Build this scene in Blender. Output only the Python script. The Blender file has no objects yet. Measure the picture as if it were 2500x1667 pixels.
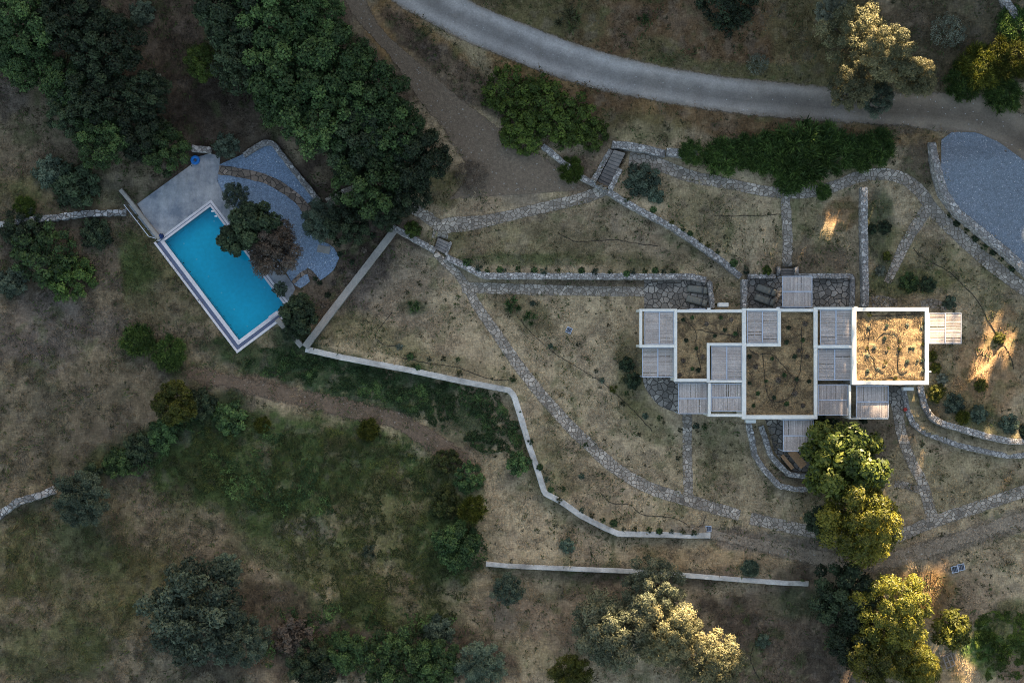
import bpy, bmesh, math, random
import numpy as np
from mathutils import Vector, geometry

# ------------------------------------------------------------ camera, sky, sun, exposure
H = 130.0                      # drone height above the reference level
PXM = 25.0                     # photo pixels (2500 wide) per metre at ground level
scene = bpy.context.scene
cam_d = bpy.data.cameras.new("camera"); cam = bpy.data.objects.new("camera", cam_d)
scene.collection.objects.link(cam)
cam.location = (0, 0, H); cam.rotation_euler = (0, 0, 0)
cam_d.sensor_width = 36.0; cam_d.lens = 36.0 * H / 100.0
cam_d.clip_start = 1.0; cam_d.clip_end = 3000.0
scene.camera = cam

SUN_EL = 17.0
SA = (0.3, 0.954)              # horizontal direction towards the sun
world = bpy.data.worlds.new("World"); scene.world = world
world.use_nodes = True
wn = world.node_tree.nodes; wl = world.node_tree.links
bg = wn.get("Background") or wn.new("ShaderNodeBackground")
wo = wn.get("World Output") or wn.new("ShaderNodeOutputWorld")
sky = wn.new("ShaderNodeTexSky"); sky.sky_type = 'NISHITA'; sky.sun_disc = False
sky.sun_elevation = math.radians(SUN_EL); sky.sun_rotation = math.atan2(SA[0], SA[1])
sky.air_density = 1.0; sky.dust_density = 2.5; sky.ozone_density = 1.0
tint = wn.new("ShaderNodeMixRGB"); tint.blend_type = 'MULTIPLY'; tint.inputs[0].default_value = 1.0
tint.inputs[2].default_value = (1.15, 1.03, 0.88, 1)
wl.new(sky.outputs[0], tint.inputs[1]); wl.new(tint.outputs[0], bg.inputs[0])
bg.inputs[1].default_value = 0.05
wl.new(bg.outputs[0], wo.inputs[0])
sun_d = bpy.data.lights.new("sun", 'SUN'); sun_d.energy = 4.7; sun_d.angle = math.radians(0.5)
sun_d.color = (1.0, 0.73, 0.45)
sun = bpy.data.objects.new("sun", sun_d); scene.collection.objects.link(sun)
ce = math.cos(math.radians(SUN_EL)); se = math.sin(math.radians(SUN_EL))
sun.rotation_euler = Vector((-SA[0]*ce, -SA[1]*ce, -se)).to_track_quat('-Z', 'Y').to_euler()
sun.location = (30, 90, 60)
TAN = math.tan(math.radians(SUN_EL))

scene.view_settings.view_transform = 'Standard'
scene.view_settings.look = 'None'
scene.view_settings.gamma = 1.0
scene.view_settings.exposure = 3.4
scene.render.engine = 'CYCLES'
scene.cycles.pixel_filter_type = 'BLACKMAN_HARRIS'; scene.cycles.filter_width = 1.0
scene.cycles.use_denoising = True; scene.cycles.denoiser = 'OPENIMAGEDENOISE'; scene.cycles.denoising_input_passes = 'RGB_ALBEDO_NORMAL'; scene.cycles.denoising_prefilter = 'NONE'; scene.cycles.use_adaptive_sampling = False
scene.cycles.caustics_reflective = False; scene.cycles.caustics_refractive = False; scene.cycles.sample_clamp_indirect = 0.25
scene.cycles.max_bounces = 6; scene.cycles.diffuse_bounces = 3; scene.cycles.transparent_max_bounces = 8

rng = np.random.default_rng(7)
random.seed(7)

# ------------------------------------------------------------ helpers
def W(px, py, z=0.0):
    """photo pixel -> point of the place lying at height z"""
    k = (H - z) / H / PXM
    return ((px - 1250.0) * k, (833.5 - py) * k)

def w0(px, py):
    return np.array([(px - 1250.0) / PXM, (833.5 - py) / PXM])

def hash2(ix, iy, seed):
    h = (ix.astype(np.int64) * 374761393 + iy.astype(np.int64) * 668265263 + seed * 982451653) & 0xFFFFFFFF
    h = ((h ^ (h >> 13)) * 1274126177) & 0xFFFFFFFF
    h = h ^ (h >> 16)
    return (h & 0xFFFF) / 65535.0

def vnoise(x, y, scale, seed):
    x = np.asarray(x, float) / scale; y = np.asarray(y, float) / scale
    ix = np.floor(x); iy = np.floor(y); fx = x - ix; fy = y - iy
    fx = fx * fx * (3 - 2 * fx); fy = fy * fy * (3 - 2 * fy)
    a = hash2(ix, iy, seed); b = hash2(ix + 1, iy, seed); c = hash2(ix, iy + 1, seed); d = hash2(ix + 1, iy + 1, seed)
    return (a * (1 - fx) + b * fx) * (1 - fy) + (c * (1 - fx) + d * fx) * fy

def fbm(x, y, scale, seed, octs=4):
    t = 0; amp = 0.5; tot = 0
    for i in range(octs):
        t = t + amp * vnoise(x, y, scale / (2 ** i), seed + i * 17); tot += amp; amp *= 0.55
    return t / tot

def sstep(a, b, x):
    t = np.clip((np.asarray(x, float) - a) / (b - a), 0, 1); return t * t * (3 - 2 * t)

def in_poly(x, y, poly):
    x = np.asarray(x, float); y = np.asarray(y, float)
    r = np.zeros(x.shape, bool); n = len(poly); j = n - 1
    for i in range(n):
        xi, yi = poly[i]; xj, yj = poly[j]
        c = ((yi > y) != (yj > y)) & (x < (xj - xi) * (y - yi) / ((yj - yi) if yj != yi else 1e-9) + xi)
        r ^= c; j = i
    return r

def seg_dist(x, y, pts, closed=False):
    """distance to a polyline, the side (+ = left) and the running length of the nearest point"""
    x = np.asarray(x, float); y = np.asarray(y, float)
    best = np.full(x.shape, 1e9); side = np.zeros(x.shape); run = np.zeros(x.shape); acc = 0.0
    P = list(pts) + ([pts[0]] if closed else [])
    for (x0, y0), (x1, y1) in zip(P[:-1], P[1:]):
        dx, dy = x1 - x0, y1 - y0; L = math.hypot(dx, dy) or 1e-9
        t = np.clip(((x - x0) * dx + (y - y0) * dy) / (L * L), 0, 1)
        ex = x - (x0 + t * dx); ey = y - (y0 + t * dy); d = np.hypot(ex, ey)
        m = d < best - 1e-9
        best = np.where(m, d, best)
        side = np.where(m, np.sign(dx * (y - y0) - dy * (x - x0)), side)
        run = np.where(m, acc + t * L, run)
        acc += L
    return best, side, run, acc

def chaikin(pts, n=2):
    pts = [tuple(map(float, p)) for p in pts]
    for _ in range(n):
        out = [pts[0]]
        for a, b in zip(pts[:-1], pts[1:]):
            out.append((a[0]*.75+b[0]*.25, a[1]*.75+b[1]*.25)); out.append((a[0]*.25+b[0]*.75, a[1]*.25+b[1]*.75))
        out.append(pts[-1]); pts = out
    return pts

def resample(pts, step=None, n=None):
    P = np.array(pts, float); d = np.hypot(*np.diff(P, axis=0).T); s = np.concatenate([[0], np.cumsum(d)])
    if n is None: n = max(2, int(math.ceil(s[-1] / step)) + 1)
    q = np.linspace(0, s[-1], n)
    return np.stack([np.interp(q, s, P[:, 0]), np.interp(q, s, P[:, 1])], 1)

COL = scene.collection
def put(name, me, mat=None, parent=None):
    o = bpy.data.objects.new(name, me); COL.objects.link(o)
    if mat is not None and len(me.materials) == 0: me.materials.append(mat)
    if parent is not None: o.parent = parent
    return o

def np_mesh(name, v, f, smooth=False):
    """v (n,3); f (m,k) array of equal sized faces"""
    v = np.asarray(v, np.float32); f = np.asarray(f, np.int32)
    me = bpy.data.meshes.new(name)
    me.vertices.add(len(v)); me.vertices.foreach_set("co", v.ravel())
    k = f.shape[1]
    me.loops.add(f.size); me.loops.foreach_set("vertex_index", f.ravel())
    me.polygons.add(len(f)); me.polygons.foreach_set("loop_start", np.arange(0, f.size, k, dtype=np.int32))
    try: me.polygons.foreach_set("loop_total", np.full(len(f), k, np.int32))
    except Exception: pass
    me.update(calc_edges=True); me.validate()
    if smooth: me.polygons.foreach_set("use_smooth", np.ones(len(f), bool))
    return me

def fattr(me, name, vals, dom='POINT'):
    a = me.attributes.new(name, 'FLOAT', dom); a.data.foreach_set("value", np.asarray(vals, np.float32).ravel())
def cattr(me, name, cols, dom='POINT'):
    a = me.attributes.new(name, 'FLOAT_COLOR', dom)
    c = np.ones((len(cols), 4), np.float32); c[:, :3] = cols
    a.data.foreach_set("color", c.ravel())

class MB:
    """collects boxes, prisms and tubes into one mesh"""
    def __init__(s): s.v = []; s.f = []
    def add(s, vs, fs):
        b = len(s.v); s.v += [tuple(map(float, p)) for p in vs]; s.f += [[i + b for i in q] for q in fs]; return s
    def hexa(s, b, t):
        return s.add(list(b) + list(t), [(3, 2, 1, 0), (4, 5, 6, 7), (0, 1, 5, 4), (1, 2, 6, 5), (2, 3, 7, 6), (3, 0, 4, 7)])
    def box(s, x0, x1, y0, y1, z0, z1):
        if x0 > x1: x0, x1 = x1, x0
        if y0 > y1: y0, y1 = y1, y0
        return s.hexa([(x0, y0, z0), (x1, y0, z0), (x1, y1, z0), (x0, y1, z0)], [(x0, y0, z1), (x1, y0, z1), (x1, y1, z1), (x0, y1, z1)])
    def obox(s, cx, cy, hx, hy, z0, z1, a=0.0, taper=1.0):
        c, n = math.cos(a), math.sin(a)
        q = [(-hx, -hy), (hx, -hy), (hx, hy), (-hx, hy)]
        return s.hexa([(cx + x*c - y*n, cy + x*n + y*c, z0) for x, y in q], [(cx + (x*c - y*n)*taper, cy + (x*n + y*c)*taper, z1) for x, y in q])
    def prism(s, poly, z0, z1):
        a = sum(p[0]*q[1]-q[0]*p[1] for p, q in zip(poly, list(poly[1:]) + [poly[0]]))
        if a < 0: poly = list(poly)[::-1]
        n = len(poly)
        return s.add([(x, y, z0) for x, y in poly] + [(x, y, z1) for x, y in poly],
                     [list(range(n))[::-1], list(range(n, 2*n))] + [(i, (i+1) % n, n + (i+1) % n, n + i) for i in range(n)])
    def tube(s, pts, r, n=6, r1=None):
        P = [Vector(p) for p in pts]; rings = []
        for i, p in enumerate(P):
            d = (P[min(i+1, len(P)-1)] - P[max(i-1, 0)]); d = d.normalized() if d.length > 1e-9 else Vector((0, 0, 1))
            a = d.cross(Vector((0, 0, 1)))
            if a.length < 1e-3: a = d.cross(Vector((0, 1, 0)))
            a.normalize(); b = d.cross(a)
            rr = r if r1 is None else r + (r1 - r) * i / max(1, len(P) - 1)
            rings.append([p + (a*math.cos(2*math.pi*k/n) + b*math.sin(2*math.pi*k/n)) * rr for k in range(n)])
        vs = [q for R in rings for q in R]
        fs = [(i*n+k, i*n+(k+1) % n, (i+1)*n+(k+1) % n, (i+1)*n+k) for i in range(len(P)-1) for k in range(n)]
        fs += [list(range(n)), [(len(P)-1)*n + k for k in range(n)][::-1]]
        return s.add(vs, fs)
    def mesh(s, name, org=(0, 0, 0), bevel=0.0, smooth=False):
        me = bpy.data.meshes.new(name)
        me.from_pydata([(x-org[0], y-org[1], z-org[2]) for x, y, z in s.v], [], s.f)
        bm = bmesh.new(); bm.from_mesh(me)
        bmesh.ops.recalc_face_normals(bm, faces=bm.faces)
        if bevel > 0:
            bmesh.ops.bevel(bm, geom=[e for e in bm.edges if e.calc_face_angle(0) > 0.5], offset=bevel, segments=2, affect='EDGES', clamp_overlap=True)
        bm.to_mesh(me); bm.free()
        if smooth: me.polygons.foreach_set("use_smooth", np.ones(len(me.polygons), bool))
        return me

def tag(o, label, cat, group=None):
    o['label'] = label; o['category'] = cat
    if group: o['group'] = group
    return o
def struct(o): o['kind'] = 'structure'; return o
def stuff(o, label=None, cat=None):
    o['kind'] = 'stuff'
    if label: o['label'] = label
    if cat: o['category'] = cat
    return o
def thing(name, label, cat, loc, group=None):
    o = bpy.data.objects.new(name, None); COL.objects.link(o); o.location = loc
    o.empty_display_size = 0.3
    return tag(o, label, cat, group)
def part(name, mb, mat, parent, bevel=0.0, smooth=False, up=None):
    org = parent.location if up is None else up.location
    return put(name, mb.mesh(name, org, bevel, smooth), mat, parent)
def solo(name, mb, mat, label, cat, group=None, bevel=0.0, smooth=False):
    c = np.array(mb.v); org = (c[:, 0].mean(), c[:, 1].mean(), c[:, 2].min())
    o = put(name, mb.mesh(name, org, bevel, smooth), mat); o.location = org
    return tag(o, label, cat, group)

# ------------------------------------------------------------ materials
class NT:
    def __init__(s, name):
        s.m = bpy.data.materials.new(name); s.m.use_nodes = True; s.t = s.m.node_tree; s.n = s.t.nodes; s.l = s.t.links
        s.b = s.n["Principled BSDF"]; s.out = s.n["Material Output"]
        s.b.inputs["Specular IOR Level"].default_value = 0.25
    def node(s, ty, **kw):
        n = s.n.new(ty)
        for k, v in kw.items(): setattr(n, k, v)
        return n
    def put(s, sock, v):
        if hasattr(v, "is_linked") or isinstance(v, bpy.types.NodeSocket): s.l.new(v, sock)
        elif isinstance(v, (tuple, list)) and len(v) == 3 and sock.type == 'RGBA': sock.default_value = (*v, 1)
        else: sock.default_value = v
    def co(s, kind="Object"): return s.node("ShaderNodeTexCoord").outputs[kind]
    def pos(s): return s.node("ShaderNodeNewGeometry").outputs["Position"]
    def noise(s, vec, scale, detail=3, rough=.55, out=0):
        n = s.node("ShaderNodeTexNoise"); s.put(n.inputs["Vector"], vec); n.inputs["Scale"].default_value = scale
        n.inputs["Detail"].default_value = detail; n.inputs["Roughness"].default_value = rough; return n.outputs[out]
    def vor(s, vec, scale, feature='F1', dims='3D', rnd=1.0):
        n = s.node("ShaderNodeTexVoronoi", feature=feature, voronoi_dimensions=dims); s.put(n.inputs["Vector"], vec)
        n.inputs["Scale"].default_value = scale
        n.inputs["Randomness"].default_value = rnd; return n
    def map(s, vec, scale=(1, 1, 1), rot=(0, 0, 0)):
        n = s.node("ShaderNodeMapping"); s.put(n.inputs[0], vec); n.inputs["Scale"].default_value = scale; n.inputs["Rotation"].default_value = rot
        return n.outputs[0]
    def math(s, op, a, b=0.0, clamp=False):
        n = s.node("ShaderNodeMath", operation=op, use_clamp=clamp); s.put(n.inputs[0], a); s.put(n.inputs[1], b); return n.outputs[0]
    def ramp(s, f, pts):
        n = s.node("ShaderNodeValToRGB"); s.put(n.inputs[0], f); e = n.color_ramp.elements
        while len(e) < len(pts): e.new(0.5)
        for q, (p, c) in zip(e, pts):
            q.position = p; q.color = (c, c, c, 1) if isinstance(c, (int, float)) else (*c, 1)
        return n.outputs[0]
    def mix(s, f, a, b, mode='MIX'):
        n = s.node("ShaderNodeMixRGB", blend_type=mode); s.put(n.inputs[0], f); s.put(n.inputs[1], a); s.put(n.inputs[2], b); return n.outputs[0]
    def attr(s, name, out="Color"): return s.node("ShaderNodeAttribute", attribute_name=name).outputs[out]
    def bump(s, h, strength=.5, dist=.05):
        n = s.node("ShaderNodeBump"); s.put(n.inputs["Height"], h); n.inputs["Strength"].default_value = strength; n.inputs["Distance"].default_value = dist
        s.l.new(n.outputs[0], s.b.inputs["Normal"]); return n.outputs[0]
    def base(s, c, rough=.85, spec=None):
        s.put(s.b.inputs["Base Color"], c); s.put(s.b.inputs["Roughness"], rough)
        if spec is not None: s.b.inputs["Specular IOR Level"].default_value = spec
        return s.m
    def alpha(s, a): s.put(s.b.inputs["Alpha"], a)

def m_flat(name, c, rough=.7, var=.12, scale=4.0, bump=0.0, metal=0.0):
    t = NT(name); n = t.noise(t.pos(), scale, 5)
    col = t.mix(1.0, c, t.ramp(n, [(.25, 1 - 2*var), (.75, 1 + var)]), 'MULTIPLY')
    t.base(col, rough); t.b.inputs["Metallic"].default_value = metal
    if bump: t.bump(n, bump, .02)
    return t.m

def m_ground():
    t = NT("dry ground"); p = t.pos()
    a = t.noise(p, 1.1, 6, .65); b = t.noise(p, 5.0, 5, .7)
    streak = t.noise(t.map(p, (9, 2.2, 1), (0, 0, .6)), 1.0, 3, .6)
    streak2 = t.noise(t.map(p, (2.0, 9, 1), (0, 0, .3)), 1.0, 3, .6)
    c = t.attr("col")
    c = t.mix(1.0, c, t.ramp(a, [(.28, .74), (.5, 1.0), (.74, 1.27)]), 'MULTIPLY')
    c = t.mix(1.0, c, t.ramp(b, [(.28, .66), (.5, 1.0), (.74, 1.34)]), 'MULTIPLY')
    c = t.mix(.5, c, t.ramp(streak, [(.3, .6), (.7, 1.4)]), 'MULTIPLY')
    c = t.mix(.5, c, t.ramp(streak2, [(.3, .65), (.7, 1.4)]), 'MULTIPLY')
    t.base(c, .95, .1)
    t.bump(t.math('ADD', a, b), .7, .08)
    return t.m

def m_attr(name, rough=.9, spec=.1):
    t = NT(name); t.base(t.attr("col"), rough, spec); return t.m

def m_paving(name, stone, stone2, gap, scale=1.75, cut=.05, rag=True):
    t = NT(name); p = t.pos(); d = t.noise(p, 1.6, 3, .5, 1)
    q = t.node("ShaderNodeMixRGB", blend_type='LINEAR_LIGHT'); q.inputs[0].default_value = .16
    t.l.new(p, q.inputs[1]); t.l.new(d, q.inputs[2])
    e = t.vor(q.outputs[0], scale, 'DISTANCE_TO_EDGE', '2D', .95); c = t.vor(q.outputs[0], scale, 'F1', '2D', .95)
    wob = t.math('MULTIPLY', t.noise(p, 7, 3), .05)
    ed = t.math('SUBTRACT', e.outputs["Distance"], wob)
    m = t.ramp(ed, [(max(0.0, cut - .028), 0.0), (cut + .012, 1.0)])
    sepc = t.node("ShaderNodeSeparateColor"); t.l.new(c.outputs["Color"], sepc.inputs[0])
    st = t.mix(sepc.outputs[0], stone, stone2)
    st = t.mix(1.0, st, t.ramp(sepc.outputs[1], [(0, .62), (1, 1.3)]), 'MULTIPLY')
    st = t.mix(1.0, st, t.ramp(t.noise(p, 9, 5, .7), [(.25, .62), (.75, 1.3)]), 'MULTIPLY')
    st = t.mix(1.0, st, t.ramp(t.noise(p, .7, 3, .6), [(.3, .7), (.7, 1.2)]), 'MULTIPLY')
    t.base(t.mix(m, gap, st), .85)
    t.bump(t.math('ADD', m, t.math('MULTIPLY', t.noise(p, 12, 4), .4)), .7, .05)
    if rag:
        # stones missing here and there along the strip: the ground shows through
        keep = t.ramp(t.math('ADD', t.attr("edge", "Fac"), t.math('MULTIPLY', t.noise(p, 1.3, 4, .7), .9)), [(.46, 0.0), (.52, 1.0)])
        t.alpha(keep)
    return t.m

def m_gravel(name, c, c2, scale=14.0, speck=(.6, .6, .62), edge=False, amt=.85):
    t = NT(name); p = t.pos()
    v = t.vor(p, scale, 'F1', '3D'); s = t.node("ShaderNodeSeparateColor"); t.l.new(v.outputs["Color"], s.inputs[0])
    col = t.mix(t.noise(p, .35, 4, .6), c, c2)
    col = t.mix(amt, col, t.ramp(s.outputs[0], [(0, .45), (.6, 1.0), (1, 1.6)]), 'MULTIPLY')
    col = t.mix(1.0, col, t.ramp(t.noise(p, 3.5, 5, .7), [(.25, .7), (.75, 1.25)]), 'MULTIPLY')
    col = t.mix(t.ramp(s.outputs[1], [(.98, 0.0), (.995, 1.0)]), col, speck)
    if edge:
        keep = t.ramp(t.math('ADD', t.attr("edge", "Fac"), t.math('MULTIPLY', t.math('SUBTRACT', t.noise(p, 1.6, 6, .75), .5), 1.3)), [(.36, 0.0), (.56, 1.0)])
        t.alpha(keep)
    t.base(col, .9); t.bump(v.outputs["Distance"], .5, .04)
    return t.m

def m_road():
    t = NT("gravel road"); p = t.pos(); v = t.attr("across", "Fac"); l = t.attr("along", "Fac"); e = t.attr("edge", "Fac")
    n = t.noise(p, .5, 5, .65); f = t.noise(p, 6, 6, .75)
    lng = t.math('ADD', l, t.math('MULTIPLY', t.math('SUBTRACT', t.noise(p, .12, 3), .5), .35))
    c = t.mix(t.ramp(lng, [(.38, 0.0), (.74, 1.0)]), (.272, .258, .246), (.165, .134, .102))
    vv = t.math('ADD', v, t.math('MULTIPLY', t.math('SUBTRACT', t.noise(p, .25, 3), .5), .14))
    tracks = t.ramp(vv, [(.06, .8), (.24, 1.22), (.42, .68), (.56, .72), (.76, 1.3), (.94, .8)])
    c = t.mix(.9, c, tracks, 'MULTIPLY')
    c = t.mix(t.ramp(t.math('ADD', e, t.math('MULTIPLY', t.math('SUBTRACT', t.noise(p, .9, 5, .7), .5), .9)), [(.35, 1.0), (.95, 0.0)]), c, (.19, .155, .118))
    c = t.mix(1.0, c, t.ramp(n, [(.3, .78), (.7, 1.18)]), 'MULTIPLY')
    c = t.mix(1.0, c, t.ramp(f, [(.25, .68), (.75, 1.3)]), 'MULTIPLY')
    sp = t.vor(p, 5.0); s = t.node("ShaderNodeSeparateColor"); t.l.new(sp.outputs["Color"], s.inputs[0])
    spot = t.math('MULTIPLY', t.ramp(s.outputs[1], [(.93, 0.0), (.95, 1.0)]), t.ramp(sp.outputs["Distance"], [(.16, 1.0), (.30, 0.0)]))
    c = t.mix(spot, c, (.38, .38, .38))
    keep = t.ramp(t.math('ADD', e, t.math('MULTIPLY', t.math('SUBTRACT', t.noise(p, 1.1, 7, .8), .5), 1.25)), [(.34, 0.0), (.62, 1.0)])
    t.alpha(keep); t.base(c, .9); t.bump(f, .4, .04)
    return t.m

def m_stonewall(name, a, b, gap, scale=3.2):
    t = NT(name); p = t.pos(); q = t.node("ShaderNodeMixRGB", blend_type='LINEAR_LIGHT'); q.inputs[0].default_value = .12
    t.l.new(p, q.inputs[1]); t.l.new(t.noise(p, 2.5, 3, .5, 1), q.inputs[2])
    e = t.vor(q.outputs[0], scale, 'DISTANCE_TO_EDGE'); c = t.vor(q.outputs[0], scale)
    s = t.node("ShaderNodeSeparateColor"); t.l.new(c.outputs["Color"], s.inputs[0])
    m = t.ramp(t.math('SUBTRACT', e.outputs["Distance"], t.math('MULTIPLY', t.noise(p, 9, 3), .07)), [(.0, 0.0), (.05, 1.0)])
    col = t.mix(s.outputs[0], a, b); col = t.mix(1.0, col, t.ramp(s.outputs[2], [(0, .55), (1, 1.3)]), 'MULTIPLY')
    col = t.mix(1.0, col, t.ramp(t.noise(p, 6, 5, .7), [(.25, .6), (.75, 1.35)]), 'MULTIPLY')
    col = t.mix(1.0, col, t.ramp(t.noise(p, .5, 4, .6), [(.3, .75), (.7, 1.15)]), 'MULTIPLY')
    t.base(t.mix(m, gap, col), .9)
    t.bump(t.math('ADD', m, t.math('MULTIPLY', t.noise(p, 10, 4), .5)), .8, .06)
    return t.m

def m_concrete(name, c, stain=.35, rough=.85):
    t = NT(name); p = t.pos()
    col = t.mix(1.0, c, t.ramp(t.noise(p, .55, 6, .7), [(.3, 1 - stain), (.7, 1 + stain*.5)]), 'MULTIPLY')
    col = t.mix(1.0, col, t.ramp(t.noise(p, 7, 6, .75), [(.25, .78), (.75, 1.18)]), 'MULTIPLY')
    t.base(col, rough); t.bump(t.noise(p, 9, 5, .7), .35, .03)
    return t.m

def m_deck():
    t = NT("pool deck concrete"); p = t.pos()
    a = t.noise(p, .45, 6, .72); b = t.noise(t.map(p, (1.6, .6, 1), (0, 0, .62)), 1.0, 5, .7); f = t.noise(p, 9, 5, .7)
    c = t.mix(t.ramp(a, [(.36, 0.0), (.62, 1.0)]), (.135, .155, .19), (.30, .31, .325))
    c = t.mix(.8, c, t.ramp(b, [(.3, .78), (.7, 1.22)]), 'MULTIPLY'); c = t.mix(1.0, c, t.ramp(f, [(.25, .85), (.75, 1.13)]), 'MULTIPLY')
    t.base(c, .7); t.bump(f, .2, .02)
    return t.m

def m_leaf(name, a, b, tip, rough=.6, spec=.2):
    t = NT(name); r = t.node("ShaderNodeObjectInfo").outputs["Random"]
    v = t.attr("leafv", "Fac"); k = t.attr("clumpv", "Fac")
    c = t.mix(v, a, b); c = t.mix(t.ramp(k, [(.55, 0.0), (1.0, .75)]), c, tip)
    c = t.mix(1.0, c, t.ramp(k, [(0, .72), (1, 1.25)]), 'MULTIPLY')
    c = t.mix(1.0, c, t.ramp(r, [(0, .70), (1, 1.34)]), 'MULTIPLY')
    t.base(c, rough, spec)
    tr = t.node("ShaderNodeBsdfTranslucent"); t.l.new(c, tr.inputs[0])
    mx = t.node("ShaderNodeMixShader"); mx.inputs[0].default_value = .25
    t.l.new(t.b.outputs[0], mx.inputs[1]); t.l.new(tr.outputs[0], mx.inputs[2]); t.l.new(mx.outputs[0], t.out.inputs[0])
    return t.m

def m_plaster():
    t = NT("white plaster"); p = t.pos()
    c = t.mix(1.0, (.63, .63, .60), t.ramp(t.noise(p, .9, 5, .7), [(.3, .86), (.7, 1.06)]), 'MULTIPLY')
    c = t.mix(1.0, c, t.ramp(t.noise(p, 12, 4, .7), [(.25, .94), (.75, 1.04)]), 'MULTIPLY')
    drip = t.noise(t.map(p, (3.2, 3.2, .25)), 1.0, 4, .7)
    c = t.mix(t.ramp(drip, [(.58, 0.0), (.8, .35)]), c, (.36, .35, .31))
    t.base(c, .8); t.bump(t.noise(p, 16, 4), .15, .01)
    return t.m

def m_reed():
    t = NT("reed mat"); p = t.pos(); v = t.attr("reedv", "Fac")
    c = t.mix(v, (.27, .235, .22), (.50, .455, .43))
    c = t.mix(1.0, c, t.ramp(t.noise(p, 11, 4, .75), [(.25, .55), (.75, 1.35)]), 'MULTIPLY')
    c = t.mix(1.0, c, t.ramp(t.noise(p, .8, 3, .6), [(.3, .82), (.7, 1.15)]), 'MULTIPLY')
    t.base(c, .85); return t.m

def m_soil():
    t = NT("roof soil"); p = t.pos(); a = t.noise(p, 1.0, 6, .7); b = t.noise(p, 6, 6, .75)
    st = t.noise(t.map(p, (2.5, 7, 1), (0, 0, 1.9)), 1.0, 4, .65)
    c = t.mix(t.ramp(a, [(.43, 0.0), (.57, 1.0)]), (.092, .068, .042), (.262, .190, .104))
    c = t.mix(1.0, c, t.ramp(b, [(.25, .5), (.75, 1.5)]), 'MULTIPLY'); c = t.mix(.8, c, t.ramp(st, [(.3, .62), (.7, 1.35)]), 'MULTIPLY')
    t.base(c, .95, .1); t.bump(t.math('ADD', a, b), .8, .1); return t.m

def m_water():
    t = NT("pool water"); p = t.pos()
    nrm = t.node("ShaderNodeBump"); t.l.new(t.noise(p, 1.3, 3, .5), nrm.inputs["Height"]); nrm.inputs["Strength"].default_value = .05; nrm.inputs["Distance"].default_value = .1
    tr = t.node("ShaderNodeBsdfTransparent"); tr.inputs[0].default_value = (.34, .85, .97, 1)
    gl = t.node("ShaderNodeBsdfGlossy"); gl.inputs["Roughness"].default_value = .08; t.l.new(nrm.outputs[0], gl.inputs["Normal"])
    fr = t.node("ShaderNodeFresnel"); fr.inputs[0].default_value = 1.33; t.l.new(nrm.outputs[0], fr.inputs["Normal"])
    mx = t.node("ShaderNodeMixShader"); t.l.new(fr.outputs[0], mx.inputs[0]); t.l.new(tr.outputs[0], mx.inputs[1]); t.l.new(gl.outputs[0], mx.inputs[2])
    t.l.new(mx.outputs[0], t.out.inputs[0]); return t.m

M = {}
M['ground'] = m_ground()
M['grass'] = m_attr("grass blades")
M['stone_path'] = m_paving("crazy paving", (.232, .205, .174), (.345, .308, .265), (.115, .096, .074), 2.5)
M['stone_path_brown'] = m_paving("brown crazy paving", (.17, .135, .11), (.23, .18, .145), (.06, .05, .045), 1.8)
M['patio'] = m_paving("patio crazy paving", (.19, .172, .153), (.30, .275, .245), (.055, .05, .044), 1.9, .05, False)
M['road'] = m_road()
M['dirt'] = m_gravel("dirt track", (.125, .098, .072), (.158, .124, .090), 9.0, (.25, .24, .22), True, .3)
M["earth"] = m_gravel("brown earth", (.105, .076, .053), (.140, .102, .072), 8.0, (.2, .17, .14), True, .25)
M["worn"] = m_gravel("worn earth", (.195, .158, .117), (.245, .20, .15), 8.0, (.3, .28, .25), True, .3)
M['gravel_blue'] = m_gravel("blue grey gravel", (.150, .205, .285), (.195, .262, .36), 13.0, (.5, .52, .56), False, .5)
M['gravel_park'] = m_gravel("pale grey gravel", (.135, .165, .205), (.175, .21, .255), 15.0, (.45, .45, .47), False, .5)
M['deck'] = m_deck()
M['wall_pale'] = m_concrete("pale wall render", (.43, .42, .40), .55)
M['wall_grey'] = m_concrete("grey concrete wall", (.27, .255, .235))
M['wall_stone'] = m_stonewall("rubble stone", (.27, .262, .255), (.40, .385, .372), (.145, .135, .128))
M['wall_dry'] = m_stonewall("dry stone", (.18, .185, .19), (.31, .315, .32), (.07, .068, .065), 2.0)
M['plaster'] = m_plaster()
M['reed'] = m_reed()
M['soil'] = m_soil()
M['water'] = m_water()
M['tile'] = m_flat("pool tile", (.09, .74, .82), .35, .06, 3.0)
M['coping'] = m_concrete("pool coping", (.52, .51, .54), .2)
M['grate'] = m_flat("overflow grate", (.085, .105, .17), .5, .1)
M['steel'] = m_flat("pale steel", (.42, .47, .56), .45, .08, 3.0, 0, .3)
M['white'] = m_flat("white painted metal", (.72, .72, .70), .5, .05)
M['dark'] = m_flat("dark panel", (.035, .045, .065), .35, .1)
M['cover'] = m_flat("lounger cover", (.175, .178, .160), .85, .1, 6.0, .3)
M['wood'] = m_flat("oiled wood", (.38, .22, .115), .6, .16, 7.0, .2)
M['oldwood'] = m_flat("weathered wood", (.24, .20, .17), .85, .25, 9.0, .3)
M['blue'] = m_flat("blue plastic", (.01, .13, .42), .4, .06)
M['navy'] = m_flat("navy fabric", (.010, .030, .11), .8, .1)
M['red'] = m_flat("red plastic", (.35, .03, .02), .5, .1)
M['hose'] = m_flat("black hose", (.012, .011, .010), .6, .1)
M['bark'] = m_flat("bark", (.085, .068, .052), .95, .3, 8.0, .6)
M['tread'] = m_concrete("stair tread stone", (.19, .175, .165), .4)
M['glass'] = m_flat("window glass", (.02, .03, .04), .1, .05)
M['white_dot'] = m_flat("white fitting", (.8, .82, .82), .4, .02)
L = {}
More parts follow.
